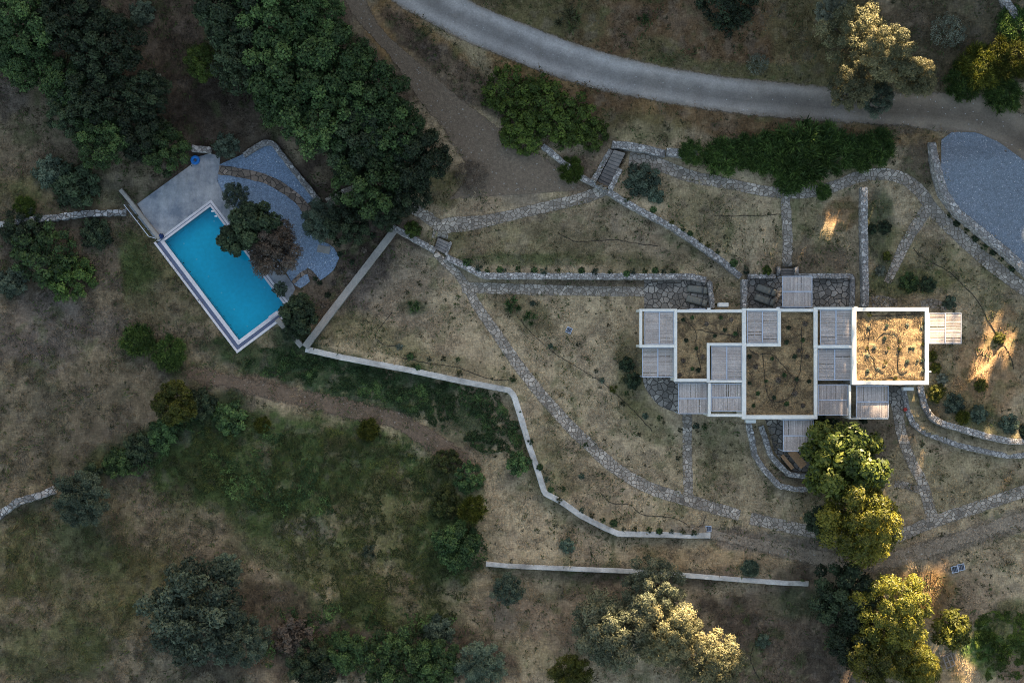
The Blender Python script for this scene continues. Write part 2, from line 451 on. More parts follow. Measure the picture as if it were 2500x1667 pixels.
L['oak'] = m_leaf("oak leaves", (.018, .039, .014), (.049, .090, .031), (.085, .140, .043))
L['dark'] = m_leaf("dark leaves", (.012, .022, .012), (.030, .048, .024), (.047, .070, .033))
L['olive'] = m_leaf("olive leaves", (.058, .070, .038), (.138, .134, .070), (.175, .155, .078), .5)  # warmth of sunlit foliage partly put into the leaf colour
L['grey'] = m_leaf("grey green leaves", (.034, .056, .038), (.076, .104, .072), (.108, .14, .095))
L['bright'] = m_leaf("bright green leaves", (.028, .052, .010), (.068, .105, .018), (.10, .14, .024))
L['broom'] = m_leaf("broom stems", (.026, .055, .015), (.062, .108, .027), (.10, .155, .035))
L['yellow'] = m_leaf("yellow green leaves", (.034, .046, .008), (.080, .092, .013), (.13, .13, .020))
L['citrus'] = m_leaf("glossy green leaves", (.030, .044, .010), (.105, .108, .015), (.15, .135, .018), .45)
L['brown'] = m_leaf("dry brown leaves", (.075, .056, .042), (.13, .105, .082), (.16, .135, .11))
L['thicket'] = m_leaf('thicket leaves', (.023, .035, .011), (.053, .065, .018), (.080, .092, .023))
L['leafy'] = m_leaf('leafy tree leaves', (.024, .044, .012), (.066, .092, .018), (.11, .122, .02), .45)
L['oliveshade'] = m_leaf('shaded olive leaves', (.058, .074, .048), (.122, .135, .082), (.165, .162, .098), .55)  # shaded copy of the olive leaves, shade tone put into the colour
L['weed'] = m_leaf('weed leaves', (.045, .048, .024), (.095, .092, .046), (.06, .095, .026))
L['silver'] = m_leaf("silver leaves", (.095, .115, .085), (.18, .20, .15), (.24, .26, .20))

# ------------------------------------------------------------ the lie of the land
def base_z(x, y): return 0.03 * np.clip(y, -60, 60) + 0.012 * np.clip(x, -80, 80)
# walls: points in photo pixels, width in px, material, rise above the high ground, terrace height and a pixel on the high side
WALLS = [
 ("terrace_wall", "long pale capped terrace wall bending round the lower side of the dry lawn", [(743,852),(829,871),(993,902),(1121,929),(1243,952),(1255,966),(1275,1029),(1293,1091),(1312,1145),(1330,1203),(1374,1226),(1417,1257),(1471,1285),(1510,1302),(1618,1304),(1736,1308)], 14, 'wall_pale', .12, .9, (1100,800), 5),
 ("concrete_wall", "straight grey concrete wall running diagonally between the pool corner and the lawn", [(745,847),(800,775),(880,670),(950,578),(962,562)], 17, 'wall_grey', .35, 0, None, 0),
 ("concrete_wall", "short grey wall joining the lower pool corner to the diagonal wall", [(676,779),(736,845)], 13, 'wall_grey', .3, 0, None, 0),
 ("stone_wall", "short stone wall from the diagonal wall corner to the small stair", [(958,553),(1000,577),(1062,612)], 14, 'wall_stone', .15, .6, (1040,560), 5),
 ("stone_wall", "long straight stone wall above the paved path and patio left of the house", [(1088,625),(1130,647),(1171,668),(1188,673),(1400,674),(1646,675),(1690,675),(1726,683)], 15, 'wall_stone', .15, .8, (1400,620), 5),
 ("stone_wall", "short stone wall closing the end of the lounger patio left of the house", [(1733,688),(1741,752)], 11, 'wall_stone', .6, 0, None, 0),
 ("stone_wall", "long diagonal stone wall from the upper stair down to the house", [(1418,430),(1486,467),(1532,497),(1643,556),(1700,594),(1760,634),(1812,675)], 14, 'wall_stone', .15, .9, (1700,500), 6),
 ("stone_wall", "stone wall between the house corner and the covered terrace with loungers", [(1819,682),(1819,750)], 13, 'wall_stone', .9, 0, None, 0),
 ("stone_wall", "short stone wall by the bright bush near the dirt parking", [(1325,356),(1346,372),(1375,397),(1395,412)], 13, 'wall_stone', .3, .4, (1400,370), 4),
 ("stone_wall", "rough stone retaining wall above the top of the long stair", [(1495,351),(1560,361),(1625,374)], 18, 'wall_stone', .2, .9, (1600,330), 5),
 ("stone_wall", "pale stone wall block beside the dark bushes under the road", [(1628,370),(1664,374),(1704,376)], 19, 'wall_stone', .45, .8, (1660,340), 5),
 ("stone_wall", "upright stone wall above the house between garden and planted slope", [(2111,457),(2111,560),(2113,660),(2115,748)], 16, 'wall_stone', .9, 0, None, 0),
 ("stone_wall", "curved stone wall around the gravel parking", [(2284,344),(2287,393),(2297,439),(2308,471),(2340,518),(2386,554),(2420,583),(2458,613),(2500,652),(2530,680)], 17, 'wall_stone', .3, 1.0, (2420,450), 9),
 ("stone_wall", "sunlit stone wall curving right from the lower right house corner", [(2257,943),(2266,989),(2281,1018),(2302,1033),(2357,1050),(2415,1066),(2466,1077),(2530,1080)], 15, 'wall_stone', .25, 1.2, (2420,1000), 5),
 ("stone_wall", "outer stone wall below the sunlit one at the right edge", [(2210,948),(2220,1000),(2231,1032),(2261,1056),(2342,1087),(2419,1105),(2458,1113),(2530,1112)], 13, 'wall_stone', .15, .55, (2400,1085), 1.6),
 ("stone_wall", "outer curved stone wall of the terrace below the house", [(1829,1033),(1836,1062),(1844,1112),(1866,1145),(1905,1187),(1943,1194),(2021,1195)], 13, 'wall_stone', .3, .5, (1950,1120), 2.2),
 ("stone_wall", "inner curved stone wall beside the wooden picnic table", [(1861,1040),(1870,1068),(1882,1110),(1905,1137),(1929,1159),(1960,1163),(2000,1162)], 12, 'wall_stone', .45, .6, (1950,1090), 3),
 ("low_wall", "long low pale wall at the bottom of the grounds behind the olive trees", [(1186,1379),(1350,1386),(1514,1393),(1684,1405),(1900,1422),(1978,1428)], 12, 'wall_pale', .15, .8, (1600,1340), 4),
 ("dry_stone_wall", "white dry stone wall at the left edge leading to the pool deck", [(-20,549),(25,543),(120,532),(214,521),(304,517)], 15, 'wall_dry', .25, .5, (150,480), 4),
 ("dry_stone_wall", "bluish dry stone wall in the lower left corner beside the grey tree", [(-20,1268),(0,1254),(39,1226),(101,1207),(130,1196)], 17, 'wall_dry', .3, .6, (60,1180), 4),
 ("stone_wall", "stone wall round the tip of the blue gravel garden", [(590,376),(640,345),(662,346),(690,382),(730,433),(774,487)], 13, 'wall_stone', .25, .5, (720,380), 3),
 ("stone_wall", "short stone wall behind the blue swim ring", [(468,361),(514,366)], 15, 'wall_stone', .45, 0, None, 0),
 ("stone_wall", "stone wall in the upper right corner of the grounds", [(2448,-20),(2460,5),(2480,36),(2497,58)], 18, 'wall_stone', .4, .5, (2500,10), 4),
 ("stone_wall", "stone wall behind the covered loungers left of the top pergola", [(1828,674),(1896,674)], 11, 'wall_stone', .1, .8, (1860,640), 4),
 ("stone_wall", "stone corner wall enclosing the empty paved terrace right of the top pergola", [(1948,674),(1986,674),(2082,674),(2082,750)], 12, 'wall_stone', .1, 0, None, 0),
 ("concrete_wall", "weathered concrete wall along the left end of the pool deck", [(293,463),(326,504),(388,582)], 9, 'wall_grey', .45, 0, None, 0),
]
STEPS = []
for i, wdef in enumerate(WALLS):
    name, lab, px, wd, mat, rise, hstep, ref, Lf = wdef
    pts = []
    for a, b in px:
        x, y = w0(a, b); z = base_z(x, y) + hstep + rise
        pts.append(W(a, b, z))
    if hstep:
        rx, ry = w0(*ref); d, s, r, t = seg_dist(np.array([rx]), np.array([ry]), pts)
        STEPS.append((pts, float(s[0]), hstep, Lf))
    WALLS[i] = (name, lab, pts, wd / PXM, mat, rise)
STEPS.append(([W(1948,674,1), W(2084,674,1)], 1.0, .8, 4))

POOL_Z = -0.15; HOUSE_Z = 0.25
def rect_px(x0, y0, x1, y1): return [tuple(w0(*p)) for p in ((x0,y0),(x1,y0),(x1,y1),(x0,y1))]
POOLIN = [tuple(w0(*p)) for p in ((514,505),(696,746),(584,830),(402,589))]
PADS = [([tuple(w0(*p)) for p in ((290,500),(460,395),(520,372),(590,374),(660,345),(780,490),(840,620),(790,700),(700,745),(690,785),(583,862),(380,592))], POOL_Z, 2.0),
        (rect_px(1556,746,2275,1026), HOUSE_Z, 1.2), (rect_px(1573,686,1738,752), HOUSE_Z, .5), (rect_px(1824,679,2078,752), HOUSE_Z, .35),
        (rect_px(1570,920,1660,1005), HOUSE_Z, 2.0), ([tuple(w0(*p)) for p in ((1866,1020),(1990,1020),(1990,1150),(1935,1150),(1885,1100))], HOUSE_Z, .5)]
def shade_hill_h(x, y):  # unseen hill added beyond the view to hold off the low sun
    u = .954 * x - .3 * y; s = .3 * x + .954 * y
    top = 44.0 - 33.5 * sstep(8, 16, u) + 33 * sstep(64, 74, u)
    return top * sstep(54, 80, s) * (1 - .3 * sstep(120, 300, s)) + 5 * (fbm(x, y, 40, 5) - .5) * sstep(60, 120, s)
def G(x, y):
    x = np.asarray(x, float); y = np.asarray(y, float)
    g = base_z(x, y) + .45 * (fbm(x, y, 14, 3, 3) - .5) + .10 * (fbm(x, y, 2.2, 9, 2) - .5)
    for pts, sd, hs, Lf in STEPS:
        d, s, r, tot = seg_dist(x, y, pts)
        end = np.clip(np.minimum(r, tot - r) / 2.0, 0, 1) if tot > 5 else np.clip(np.minimum(r, tot - r) / .4, 0, 1)
        ex0 = np.hypot(x - pts[0][0], y - pts[0][1]); ex1 = np.hypot(x - pts[-1][0], y - pts[-1][1])
        onend = (r <= 1e-6) | (r >= tot - 1e-6)
        g = g + np.where((s * sd > 0) & ~onend, hs * end * np.exp(-np.maximum(d - .3, 0) / Lf), 0)
    for poly, z, fall in PADS:
        d, s, r, tot = seg_dist(x, y, poly, True)
        m = np.where(in_poly(x, y, poly), 1.0, 1 - sstep(0, fall, d))
        g = g * (1 - m) + z * m
    return g + shade_hill_h(x, y)
STAIRS = [([(1499,366),(1527,374),(1485,458),(1458,444)], 10, (1516,364), (1466,470), .12),
          ([(1069,580),(1099,593),(1086,620),(1060,606)], 4, (1088,572), (1068,630), .1),
          ([(1906,655),(1938,655),(1938,673),(1906,673)], 3, (1922,645), (1922,684), .05)]
STZ = []
for quad, n_, tp, bp, ex in STAIRS:
    z_ = []
    for q in (tp, bp):
        a_, b_ = w0(*q); z_.append(float(G(np.array([a_]), np.array([b_]))[0]))
    z_[0] = max(z_[0], z_[1] + .1 * n_); STZ.append(z_)
for (quad, n_, tp, bp, ex), z_ in zip(STAIRS, STZ):
    PADS.append(([tuple(w0(*q)) for q in quad], z_[1] - .25, .3))
def gz(x, y): return float(G(np.array([x]), np.array([y]))[0])
def Wg(px, py, dz=0.0):
    """photo pixel -> the point dz above the ground under that pixel"""
    z = dz
    for _ in range(3):
        x, y = W(px, py, z); z = gz(x, y) + dz
    return (x, y, z)
def Wg2(P, dz=0.0):
    P = np.array(P, float); z = np.full(len(P), dz)
    for _ in range(3):
        k = (H - z) / H / PXM; x = (P[:, 0] - 1250) * k; y = (833.5 - P[:, 1]) * k; z = G(x, y) + dz
    return np.stack([x, y, z], 1)

# ---- ground colour regions in photo pixels (centre, radii, turn, colour, strength)
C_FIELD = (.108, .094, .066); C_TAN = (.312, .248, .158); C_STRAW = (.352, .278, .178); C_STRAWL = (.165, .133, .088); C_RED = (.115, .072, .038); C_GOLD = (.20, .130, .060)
C_SOIL_SHADE = (.052, .040, .030); C_SOIL2 = (.090, .070, .050); C_GREEN = (.052, .074, .026); C_GREEN2 = (.040, .058, .027)  # the darkest soil tone also carries the shade under the trees
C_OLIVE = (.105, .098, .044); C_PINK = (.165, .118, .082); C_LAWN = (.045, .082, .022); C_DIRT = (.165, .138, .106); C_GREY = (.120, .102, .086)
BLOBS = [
 (300,170,330,260,0,C_SOIL2,1),(520,250,150,330,.2,C_SOIL2,1),(760,300,330,330,0,C_SOIL_SHADE,.9),(700,400,160,120,.5,C_SOIL2,.9),
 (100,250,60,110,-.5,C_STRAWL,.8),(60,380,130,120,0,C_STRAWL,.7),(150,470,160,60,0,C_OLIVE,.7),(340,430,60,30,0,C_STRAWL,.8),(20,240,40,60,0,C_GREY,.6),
 (1750,90,700,140,.1,C_RED,1),(1300,30,180,60,.3,C_OLIVE,.7),(2000,60,150,120,0,C_OLIVE,.6),(2330,100,220,150,0,(.080,.068,.042),.9),(1900,190,350,30,.1,C_OLIVE,.8),(1600,130,60,40,0,C_OLIVE,.6),
 (960,70,80,70,.6,C_GOLD,.9),(1060,130,150,45,.55,C_GOLD,1),(1120,190,180,45,.6,C_SOIL2,.9),(1010,100,90,28,.75,C_SOIL_SHADE,.8),(1330,190,170,45,.35,C_GOLD,.9),(1520,260,170,55,.2,C_RED,1),(1720,290,200,45,.15,C_GOLD,.7),(1850,310,250,40,.1,C_RED,.8),(1560,320,140,45,.1,C_OLIVE,.6),
 (2200,330,140,40,.1,C_GOLD,.8),(2240,400,70,60,0,C_SOIL2,.8),(2230,310,90,25,0,C_SOIL2,.6),
 (890,640,140,80,-.9,C_SOIL_SHADE,1),(800,740,90,90,-.9,C_SOIL2,1),(780,440,100,60,.6,C_SOIL_SHADE,.9),(690,390,60,60,.8,C_SOIL2,.8),(738,352,28,95,.65,C_STRAWL,.9),(800,420,26,60,.8,C_STRAWL,.7),(1000,570,50,30,.5,C_SOIL_SHADE,.7),
 (150,620,230,130,0,C_SOIL2,.7),(400,640,110,130,.6,C_OLIVE,.8),(340,680,50,60,0,C_GREEN,.7),(330,640,40,70,-.3,C_GREEN,.8),
 (200,1040,330,180,0,C_FIELD,.6),(110,800,170,90,0,C_GREY,.8),(90,870,80,50,.4,C_GREY,.7),(300,880,130,60,0,C_STRAWL,.6),(450,780,140,90,0,C_STRAWL,.5),(380,1010,90,60,.3,C_STRAWL,.5),
 (880,940,330,75,.22,C_GREEN2,1),(1130,1040,100,70,.5,C_GREEN2,.9),(640,880,120,50,.2,C_GREEN2,.9),(700,830,60,40,.6,C_GREEN2,.9),
 (600,940,140,26,.18,C_PINK,.9),(830,1000,180,24,.2,C_PINK,.9),(1060,1085,130,28,.55,C_PINK,.9),(1130,1130,60,50,0,C_PINK,.5),
 (560,1130,260,120,-.2,C_GREEN,1),(830,1180,330,170,.1,C_GREEN,1),(960,1360,220,190,0,C_OLIVE,.9),(1100,1330,90,110,0,C_GREEN,.9),(720,1330,160,90,.4,C_GREEN,.7),(880,1520,250,60,.1,C_GREEN,.8),(480,1020,130,50,-.4,C_GREEN2,.9),(330,1090,140,40,-.45,C_GREEN2,1),
 (740,1290,70,35,0,C_GREY,.6),(780,1400,90,60,0,C_OLIVE,.6),(660,1500,110,70,.3,C_SOIL_SHADE,.8),(740,1560,130,60,.1,C_SOIL2,.9),(900,1600,350,70,0,C_SOIL_SHADE,.9),
 (150,1400,260,220,0,C_OLIVE,.55),(400,1290,160,80,.3,C_STRAWL,.6),(100,1600,200,90,0,C_GREEN,.55),(60,1500,60,40,0,C_STRAWL,.9),(330,1450,150,100,0,C_OLIVE,.5),(200,1350,100,60,.4,C_GREEN,.5),
 (1350,1480,200,120,0,C_PINK,.7),(1300,1420,120,50,0,C_GREEN2,.6),(1250,1300,90,150,-.4,C_TAN,.6),(1560,1400,260,30,.05,C_SOIL2,.8),(1480,1340,300,35,.05,C_TAN,.8),(1750,1360,180,35,.05,C_GOLD,.5),
 (1930,1550,240,150,0,C_SOIL2,1),(1950,1480,160,40,0,C_GREEN2,.6),(1800,1500,80,60,0,C_SOIL_SHADE,.8),(2050,1600,100,80,0,C_SOIL_SHADE,.7),
 (1900,1330,260,28,.15,C_DIRT,1),(2080,1385,190,30,0,C_SOIL2,.7),(2280,1340,220,28,-.25,C_DIRT,.9),(2450,1280,120,30,-.3,C_DIRT,.8),
 (2350,1450,130,80,0,C_PINK,.6),(2250,1440,80,60,.3,C_GOLD,1),(2440,1580,100,70,-.2,C_LAWN,1),(2480,1510,60,50,0,C_OLIVE,.8),(2300,1640,90,40,0,C_GOLD,.6),(2480,1640,40,35,0,C_PINK,.9),  # the full-strength gold blob carries the warm tone of a sun patch
 (1250,590,220,50,0,C_OLIVE,.6),(1270,635,260,16,0,C_GREEN,.7),(1500,640,120,22,.1,C_OLIVE,.7),(1420,560,240,60,.3,C_SOIL2,.4),(1100,590,60,40,.5,C_OLIVE,.6),(1400,690,330,12,0,C_SOIL2,.8),
 (1700,520,110,70,.6,C_OLIVE,.35),(1960,560,60,110,0,C_OLIVE,.4),(2020,640,80,40,0,C_SOIL2,.6),(2140,560,35,110,0,C_GREEN2,.8),(2200,690,110,45,.1,C_GREEN,.8),(2240,630,110,60,.3,C_OLIVE,.6),(2350,680,110,60,.6,C_OLIVE,.4),(2450,780,90,140,0,C_OLIVE,.45),
 (2045,522,45,45,0,(.20,.130,.070),.85),(2330,900,90,120,.2,C_OLIVE,.45),(2400,900,80,120,.3,(.235,.155,.085),.9),(2330,1010,120,50,.4,C_OLIVE,.6),(2420,1040,110,30,.2,C_GREEN2,.6),  # orange blobs put the warmth of the sun patches into the ground
 (1250,800,200,110,.6,C_TAN,.6),(1400,880,180,120,.6,C_STRAW,.45),(1540,900,45,110,-.1,C_OLIVE,.8),(1570,1020,70,50,.6,C_OLIVE,.6),(1450,1050,140,70,.6,C_STRAW,.4),(1540,1130,150,60,.4,C_TAN,.6),
 (1000,700,180,110,0,C_GREY,.5),(1010,750,40,22,0,C_GREEN2,.7),(900,820,130,50,.2,C_OLIVE,.6),(1150,760,120,70,.5,C_STRAW,.6),(1100,890,190,25,.2,C_OLIVE,.5),(1270,760,110,40,.6,C_OLIVE,.7),
 (1350,1160,60,110,-.5,C_OLIVE,.5),(1760,1110,70,90,0,C_OLIVE,.5),(2090,1050,120,60,0,C_SOIL2,.8),(1970,1150,110,70,0,C_SOIL_SHADE,.8),(2360,1170,130,70,0,C_OLIVE,.35),(2080,1180,80,60,0,C_SOIL2,.8),
 (1180,500,110,40,-.1,C_STRAW,.7),(1250,430,110,60,.6,C_DIRT,.8),(1080,460,60,40,0,C_OLIVE,.8),(1400,430,60,60,.4,C_SOIL2,.7),(1460,400,50,60,.4,C_SOIL2,.6),
]
def ground_col(x, y):
    n1 = fbm(x, y, 6.0, 21, 5); n2 = fbm(x, y, 2.0, 33, 4); n3 = fbm(x, y, .8, 41, 3)
    wf = sstep(-18, -32, x + (n1 - .5) * 6)[..., None]; c = np.array(C_TAN) * (1 - wf) + np.array(C_FIELD) * wf  # darker left side, lens falloff put into the ground colour
    def lay(cc, m):
        nonlocal c
        c = c * (1 - m[..., None]) + np.array(cc) * m[..., None]
    lay(C_OLIVE, sstep(.50, .68, n1) * (.35 + .3 * wf[..., 0])); lay(C_STRAW, sstep(.54, .40, n2) * .35)
    wob = (fbm(x, y, 3.0, 55, 5) - .5) * 1.25 + (n3 - .5) * .35
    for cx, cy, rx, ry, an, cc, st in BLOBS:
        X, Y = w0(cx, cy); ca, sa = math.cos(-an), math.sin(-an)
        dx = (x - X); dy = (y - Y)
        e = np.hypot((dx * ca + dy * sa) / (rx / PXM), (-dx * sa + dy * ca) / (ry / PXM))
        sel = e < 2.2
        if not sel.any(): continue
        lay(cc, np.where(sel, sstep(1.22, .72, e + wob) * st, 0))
    # tufts of green and bare spots inside every kind of ground
    spot = fbm(x, y, 1.1, 77, 3)
    lay(C_GREEN, sstep(.60, .72, spot) * .45 * sstep(.32, .58, n1))
    lay(C_GREY, sstep(.40, .28, spot) * .3)
    pk = fbm(x, y, 3.5, 131, 4); lay(C_PINK, sstep(.56, .70, pk) * .35 * (1 - .6 * wf[..., 0]))
    gl = fbm(x, y, .45, 171, 3); lay(C_SOIL2, sstep(.64, .76, gl) * .35); lay(C_STRAW, sstep(.36, .26, gl) * .18 * (1 - wf[..., 0]))
    c = c * (1 - .23 * wf) * (1 + (wf * .9 + .25) * (fbm(x, y, .75, 191, 4) - .5)[..., None])  # left side darkened once more for the painted falloff
    return c

xs = np.concatenate([np.array([-900, -500, -300, -200, -140, -105, -85, -72, -64]), np.arange(-60, 60.01, .22), np.array([64, 72, 85, 105, 140, 200, 300, 500, 900])])
ys = np.concatenate([np.array([-900, -500, -300, -200, -140, -100, -75, -60, -50]), np.arange(-44, 44.01, .22), np.arange(46, 100, 2.0), np.array([105, 120, 140, 200, 300, 500, 900])])
GX, GY = np.meshgrid(xs, ys)
GZ = G(GX, GY)
dpl, _, _, _ = seg_dist(GX, GY, POOLIN, True)
pool_in = in_poly(GX, GY, POOLIN) | (dpl < .12)
GZ = np.where(pool_in, POOL_Z - 3.0, GZ)
nx, ny = len(xs), len(ys)
idx = np.arange(nx * ny).reshape(ny, nx)
F = np.stack([idx[:-1, :-1].ravel(), idx[:-1, 1:].ravel(), idx[1:, 1:].ravel(), idx[1:, :-1].ravel()], 1)
me = np_mesh("ground", np.stack([GX.ravel(), GY.ravel(), GZ.ravel()], 1), F, True)
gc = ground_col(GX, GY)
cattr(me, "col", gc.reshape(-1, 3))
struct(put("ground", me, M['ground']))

# ------------------------------------------------------------ draped strips and areas
def strip(name, left, right, mat, dz=.05, n=None, across=9, jag=.0, feather=.35, seed=1):
    """a sheet between two edge lines (pixels), lying on the ground"""
    Lp = resample(chaikin(left, 3), n=400); Rp = resample(chaikin(right, 3), n=400)
    ln = np.hypot(*np.diff((Lp + Rp) / 2, axis=0).T).sum() / PXM
    n = n or max(4, int(ln / .3)); Lp = resample(Lp, n=n); Rp = resample(Rp, n=n)
    v = np.linspace(0, 1, across); P = Lp[:, None] * (1 - v)[None, :, None] + Rp[:, None] * v[None, :, None]
    if jag:
        nrm = (Rp - Lp) / np.hypot(*(Rp - Lp).T)[:, None]
        for e, sgn in ((0, -1), (-1, 1)):
            j = (fbm(P[:, e, 0], P[:, e, 1], 12, seed + e, 3) - .5) * jag * PXM * 2
            P[:, e] += nrm * (sgn * j)[:, None]
    q = Wg2(P.reshape(-1, 2), dz)
    I = np.arange(n * across).reshape(n, across)
    f = np.stack([I[:-1, :-1].ravel(), I[1:, :-1].ravel(), I[1:, 1:].ravel(), I[:-1, 1:].ravel()], 1)
    me = np_mesh(name, q, f)
    if me.polygons[0].normal.z < 0: me.flip_normals()
    wd = np.hypot(*(Rp - Lp).T)[:, None] / PXM
    e = np.minimum(v, 1 - v)[None, :] * wd / feather
    fattr(me, "edge", np.clip(e, 0, 1)); fattr(me, "across", np.broadcast_to(v[None, :], (n, across)))
    fattr(me, "along", np.broadcast_to((np.linspace(0, 1, n))[:, None], (n, across)))
    return struct(put(name, me, mat))
def path(name, pts, wpx, mat, dz=.05, seed=1, jag=.07):
    c = resample(chaikin(pts, 3), step=6.0)
    d = np.gradient(c, axis=0); d /= np.hypot(*d.T)[:, None]; nn = np.stack([-d[:, 1], d[:, 0]], 1)
    wv = np.broadcast_to(np.array(wpx, float), (len(c),)) if np.ndim(wpx) == 0 else np.interp(np.linspace(0, 1, len(c)), np.linspace(0, 1, len(wpx)), wpx)
    return strip(name, c + nn * (wv / 2)[:, None], c - nn * (wv / 2)[:, None], mat, dz, across=7, jag=jag, feather=.12, seed=seed)
def area(name, poly, mat, dz=.05, step=.6, flat=None, feather=.3, smooth_edge=True):
    P = resample(list(poly) + [poly[0]], step=step * PXM)[:-1]
    a = [Vector(p) for p in P]; n = len(a)
    x0, y0 = P.min(0); x1, y1 = P.max(0)
    gx, gy = np.meshgrid(np.arange(x0, x1, step * PXM), np.arange(y0, y1, step * PXM)); gx = gx.ravel(); gy = gy.ravel()
    d, _, _, _ = seg_dist(gx, gy, [tuple(p) for p in P], True)
    k = in_poly(gx, gy, [tuple(p) for p in P]) & (d > step * PXM * .35)
    pts = a + [Vector((p, q)) for p, q in zip(gx[k], gy[k])]
    r = geometry.delaunay_2d_cdt(pts, [(i, (i + 1) % n) for i in range(n)], [list(range(n))], 1, 1e-4)
    V2 = np.array([tuple(p) for p in r[0]]); tri = np.array([t for t in r[2] if len(t) == 3])
    if flat is None: q = Wg2(V2, dz)
    else:
        k2 = (H - flat) / H / PXM; q = np.stack([(V2[:, 0] - 1250) * k2, (833.5 - V2[:, 1]) * k2, np.full(len(V2), flat)], 1)
    me = np_mesh(name, q, tri)
    nz = np.zeros(len(me.polygons) * 3, np.float32); me.polygons.foreach_get("normal", nz)
    if nz[2::3].mean() < 0: me.flip_normals()
    d, _, _, _ = seg_dist(V2[:, 0], V2[:, 1], [tuple(p) for p in P], True)
    fattr(me, "edge", np.clip(d / PXM / feather, 0, 1))
    return struct(put(name, me, mat))

strip("gravel_road", [(880,-60),(940,4),(1028,54),(1112,99),(1194,134),(1338,193),(1446,225),(1590,255),(1734,280),(1898,298),(2000,308),(2130,314),(2264,324),(2300,338),(2390,350),(2460,380),(2530,440)],
      [(1064,-60),(1138,-10),(1206,24),(1320,66),(1419,106),(1590,150),(1738,175),(1902,193),(1998,200),(2100,210),(2193,218),(2290,214),(2360,212),(2430,232),(2480,256),(2540,285)], M['road'], .07, feather=1.0, across=15, seed=3)
strip("dirt_track", [(818,-30),(835,10),(872,62),(925,115),(975,185),(1015,252),(1062,300),(1096,360),(1130,410),(1120,455),(1080,488)],
      [(895,-30),(912,18),(945,80),(1000,128),(1065,185),(1132,240),(1200,292),(1262,335),(1335,380),(1400,430),(1445,462)], M['dirt'], .05, feather=1.1, across=13, seed=5)
area("parking_gravel", [(2298,342),(2325,322),(2386,324),(2440,348),(2500,392),(2540,420),(2540,690),(2500,650),(2458,612),(2386,552),(2340,516),(2308,470),(2298,438)], M['gravel_park'], .15)

strip("dirt_track", [(470,880),(565,902),(685,926),(805,952),(905,975),(992,996),(1068,1040),(1150,1098)], [(450,935),(555,958),(675,992),(795,1018),(895,1044),(965,1058),(1034,1105),(1115,1165)], M['earth'], .05, feather=1.2, across=11, seed=31)
strip("dirt_track", [(1690,1268),(1800,1292),(1920,1318),(2060,1342),(2160,1340),(2260,1312),(2400,1268),(2520,1230)], [(1680,1312),(1800,1340),(1920,1375),(2060,1402),(2170,1400),(2280,1368),(2410,1322),(2520,1290)], M['worn'], .04, feather=1.0, across=11, seed=32)
SP = M['stone_path']
path("stone_path", [(1062,618),(1085,640),(1118,668),(1140,700),(1165,748),(1207,805),(1250,871),(1286,918),(1325,968),(1361,1007),(1393,1043),(1448,1095),(1498,1141),(1572,1186),(1626,1205),(1711,1230),(1806,1257)], [16,22,26,28,29,30,30,30,28], SP, .05, 11)
path("stone_path", [(1832,1264),(1900,1280),(1963,1294),(2060,1312),(2130,1322),(2187,1312),(2265,1277),(2342,1252),(2419,1226),(2500,1199),(2540,1184)], 30, SP, .05, 12)
path("stone_path", [(1128,702),(1250,705),(1400,710),(1576,712)], [26,26,24,24], SP, .045, 13)
path("stone_path", [(1677,1008),(1678,1100),(1681,1212)], 23, SP, .045, 14)
path("stone_path", [(2180,946),(2192,1000),(2200,1060),(2226,1130),(2253,1176),(2268,1234),(2276,1262)], [30,26,25,25,27,29], SP, .045, 15)
path("stone_path", [(2184,1180),(2215,1185),(2250,1198)], [18,18], SP, .04, 16)
path("stone_path", [(1536,388),(1600,396),(1650,420),(1710,437),(1790,450),(1860,466),(1950,476),(2040,456),(2090,432),(2150,423),(2205,432),(2250,468),(2276,512),(2322,558),(2380,612),(2440,662),(2520,720)], [34,30,26,26,28,30,32,32,32], SP, .055, 17)
path("stone_path", [(2262,512),(2240,545),(2218,580),(2198,618),(2180,660),(2166,690)], [30,27,25,18], SP, .045, 18)
path("stone_path", [(1915,468),(1920,520),(1923,580),(1922,654)], [22,25,25], SP, .045, 19)
path("stone_path", [(2128,738),(2160,735),(2190,742)], [34,20], SP, .04, 20)
path("stone_path", [(2248,742),(2275,738),(2312,752)], [18,26,14], SP, .04, 21)
path("stone_path", [(1074,582),(1076,556),(1100,548),(1150,546),(1210,535),(1300,513),(1390,493),(1440,479),(1482,462)], [40,38,28,26,27,28,28], SP, .05, 22)
path("stone_path", [(1072,552),(1030,520),(1000,503),(950,486),(907,466),(878,459),(846,468),(800,496)], [30,26,22,24], SP, .045, 23)
path("stone_path", [(534,415),(600,424),(660,440),(700,465),(735,492),(752,520)], [23,23,23], M['stone_path_brown'], .10, 24)
path("stone_path", [(715,690),(745,660),(762,668),(780,690)], [10,12,12], M['stone_path_brown'], .10, 25)

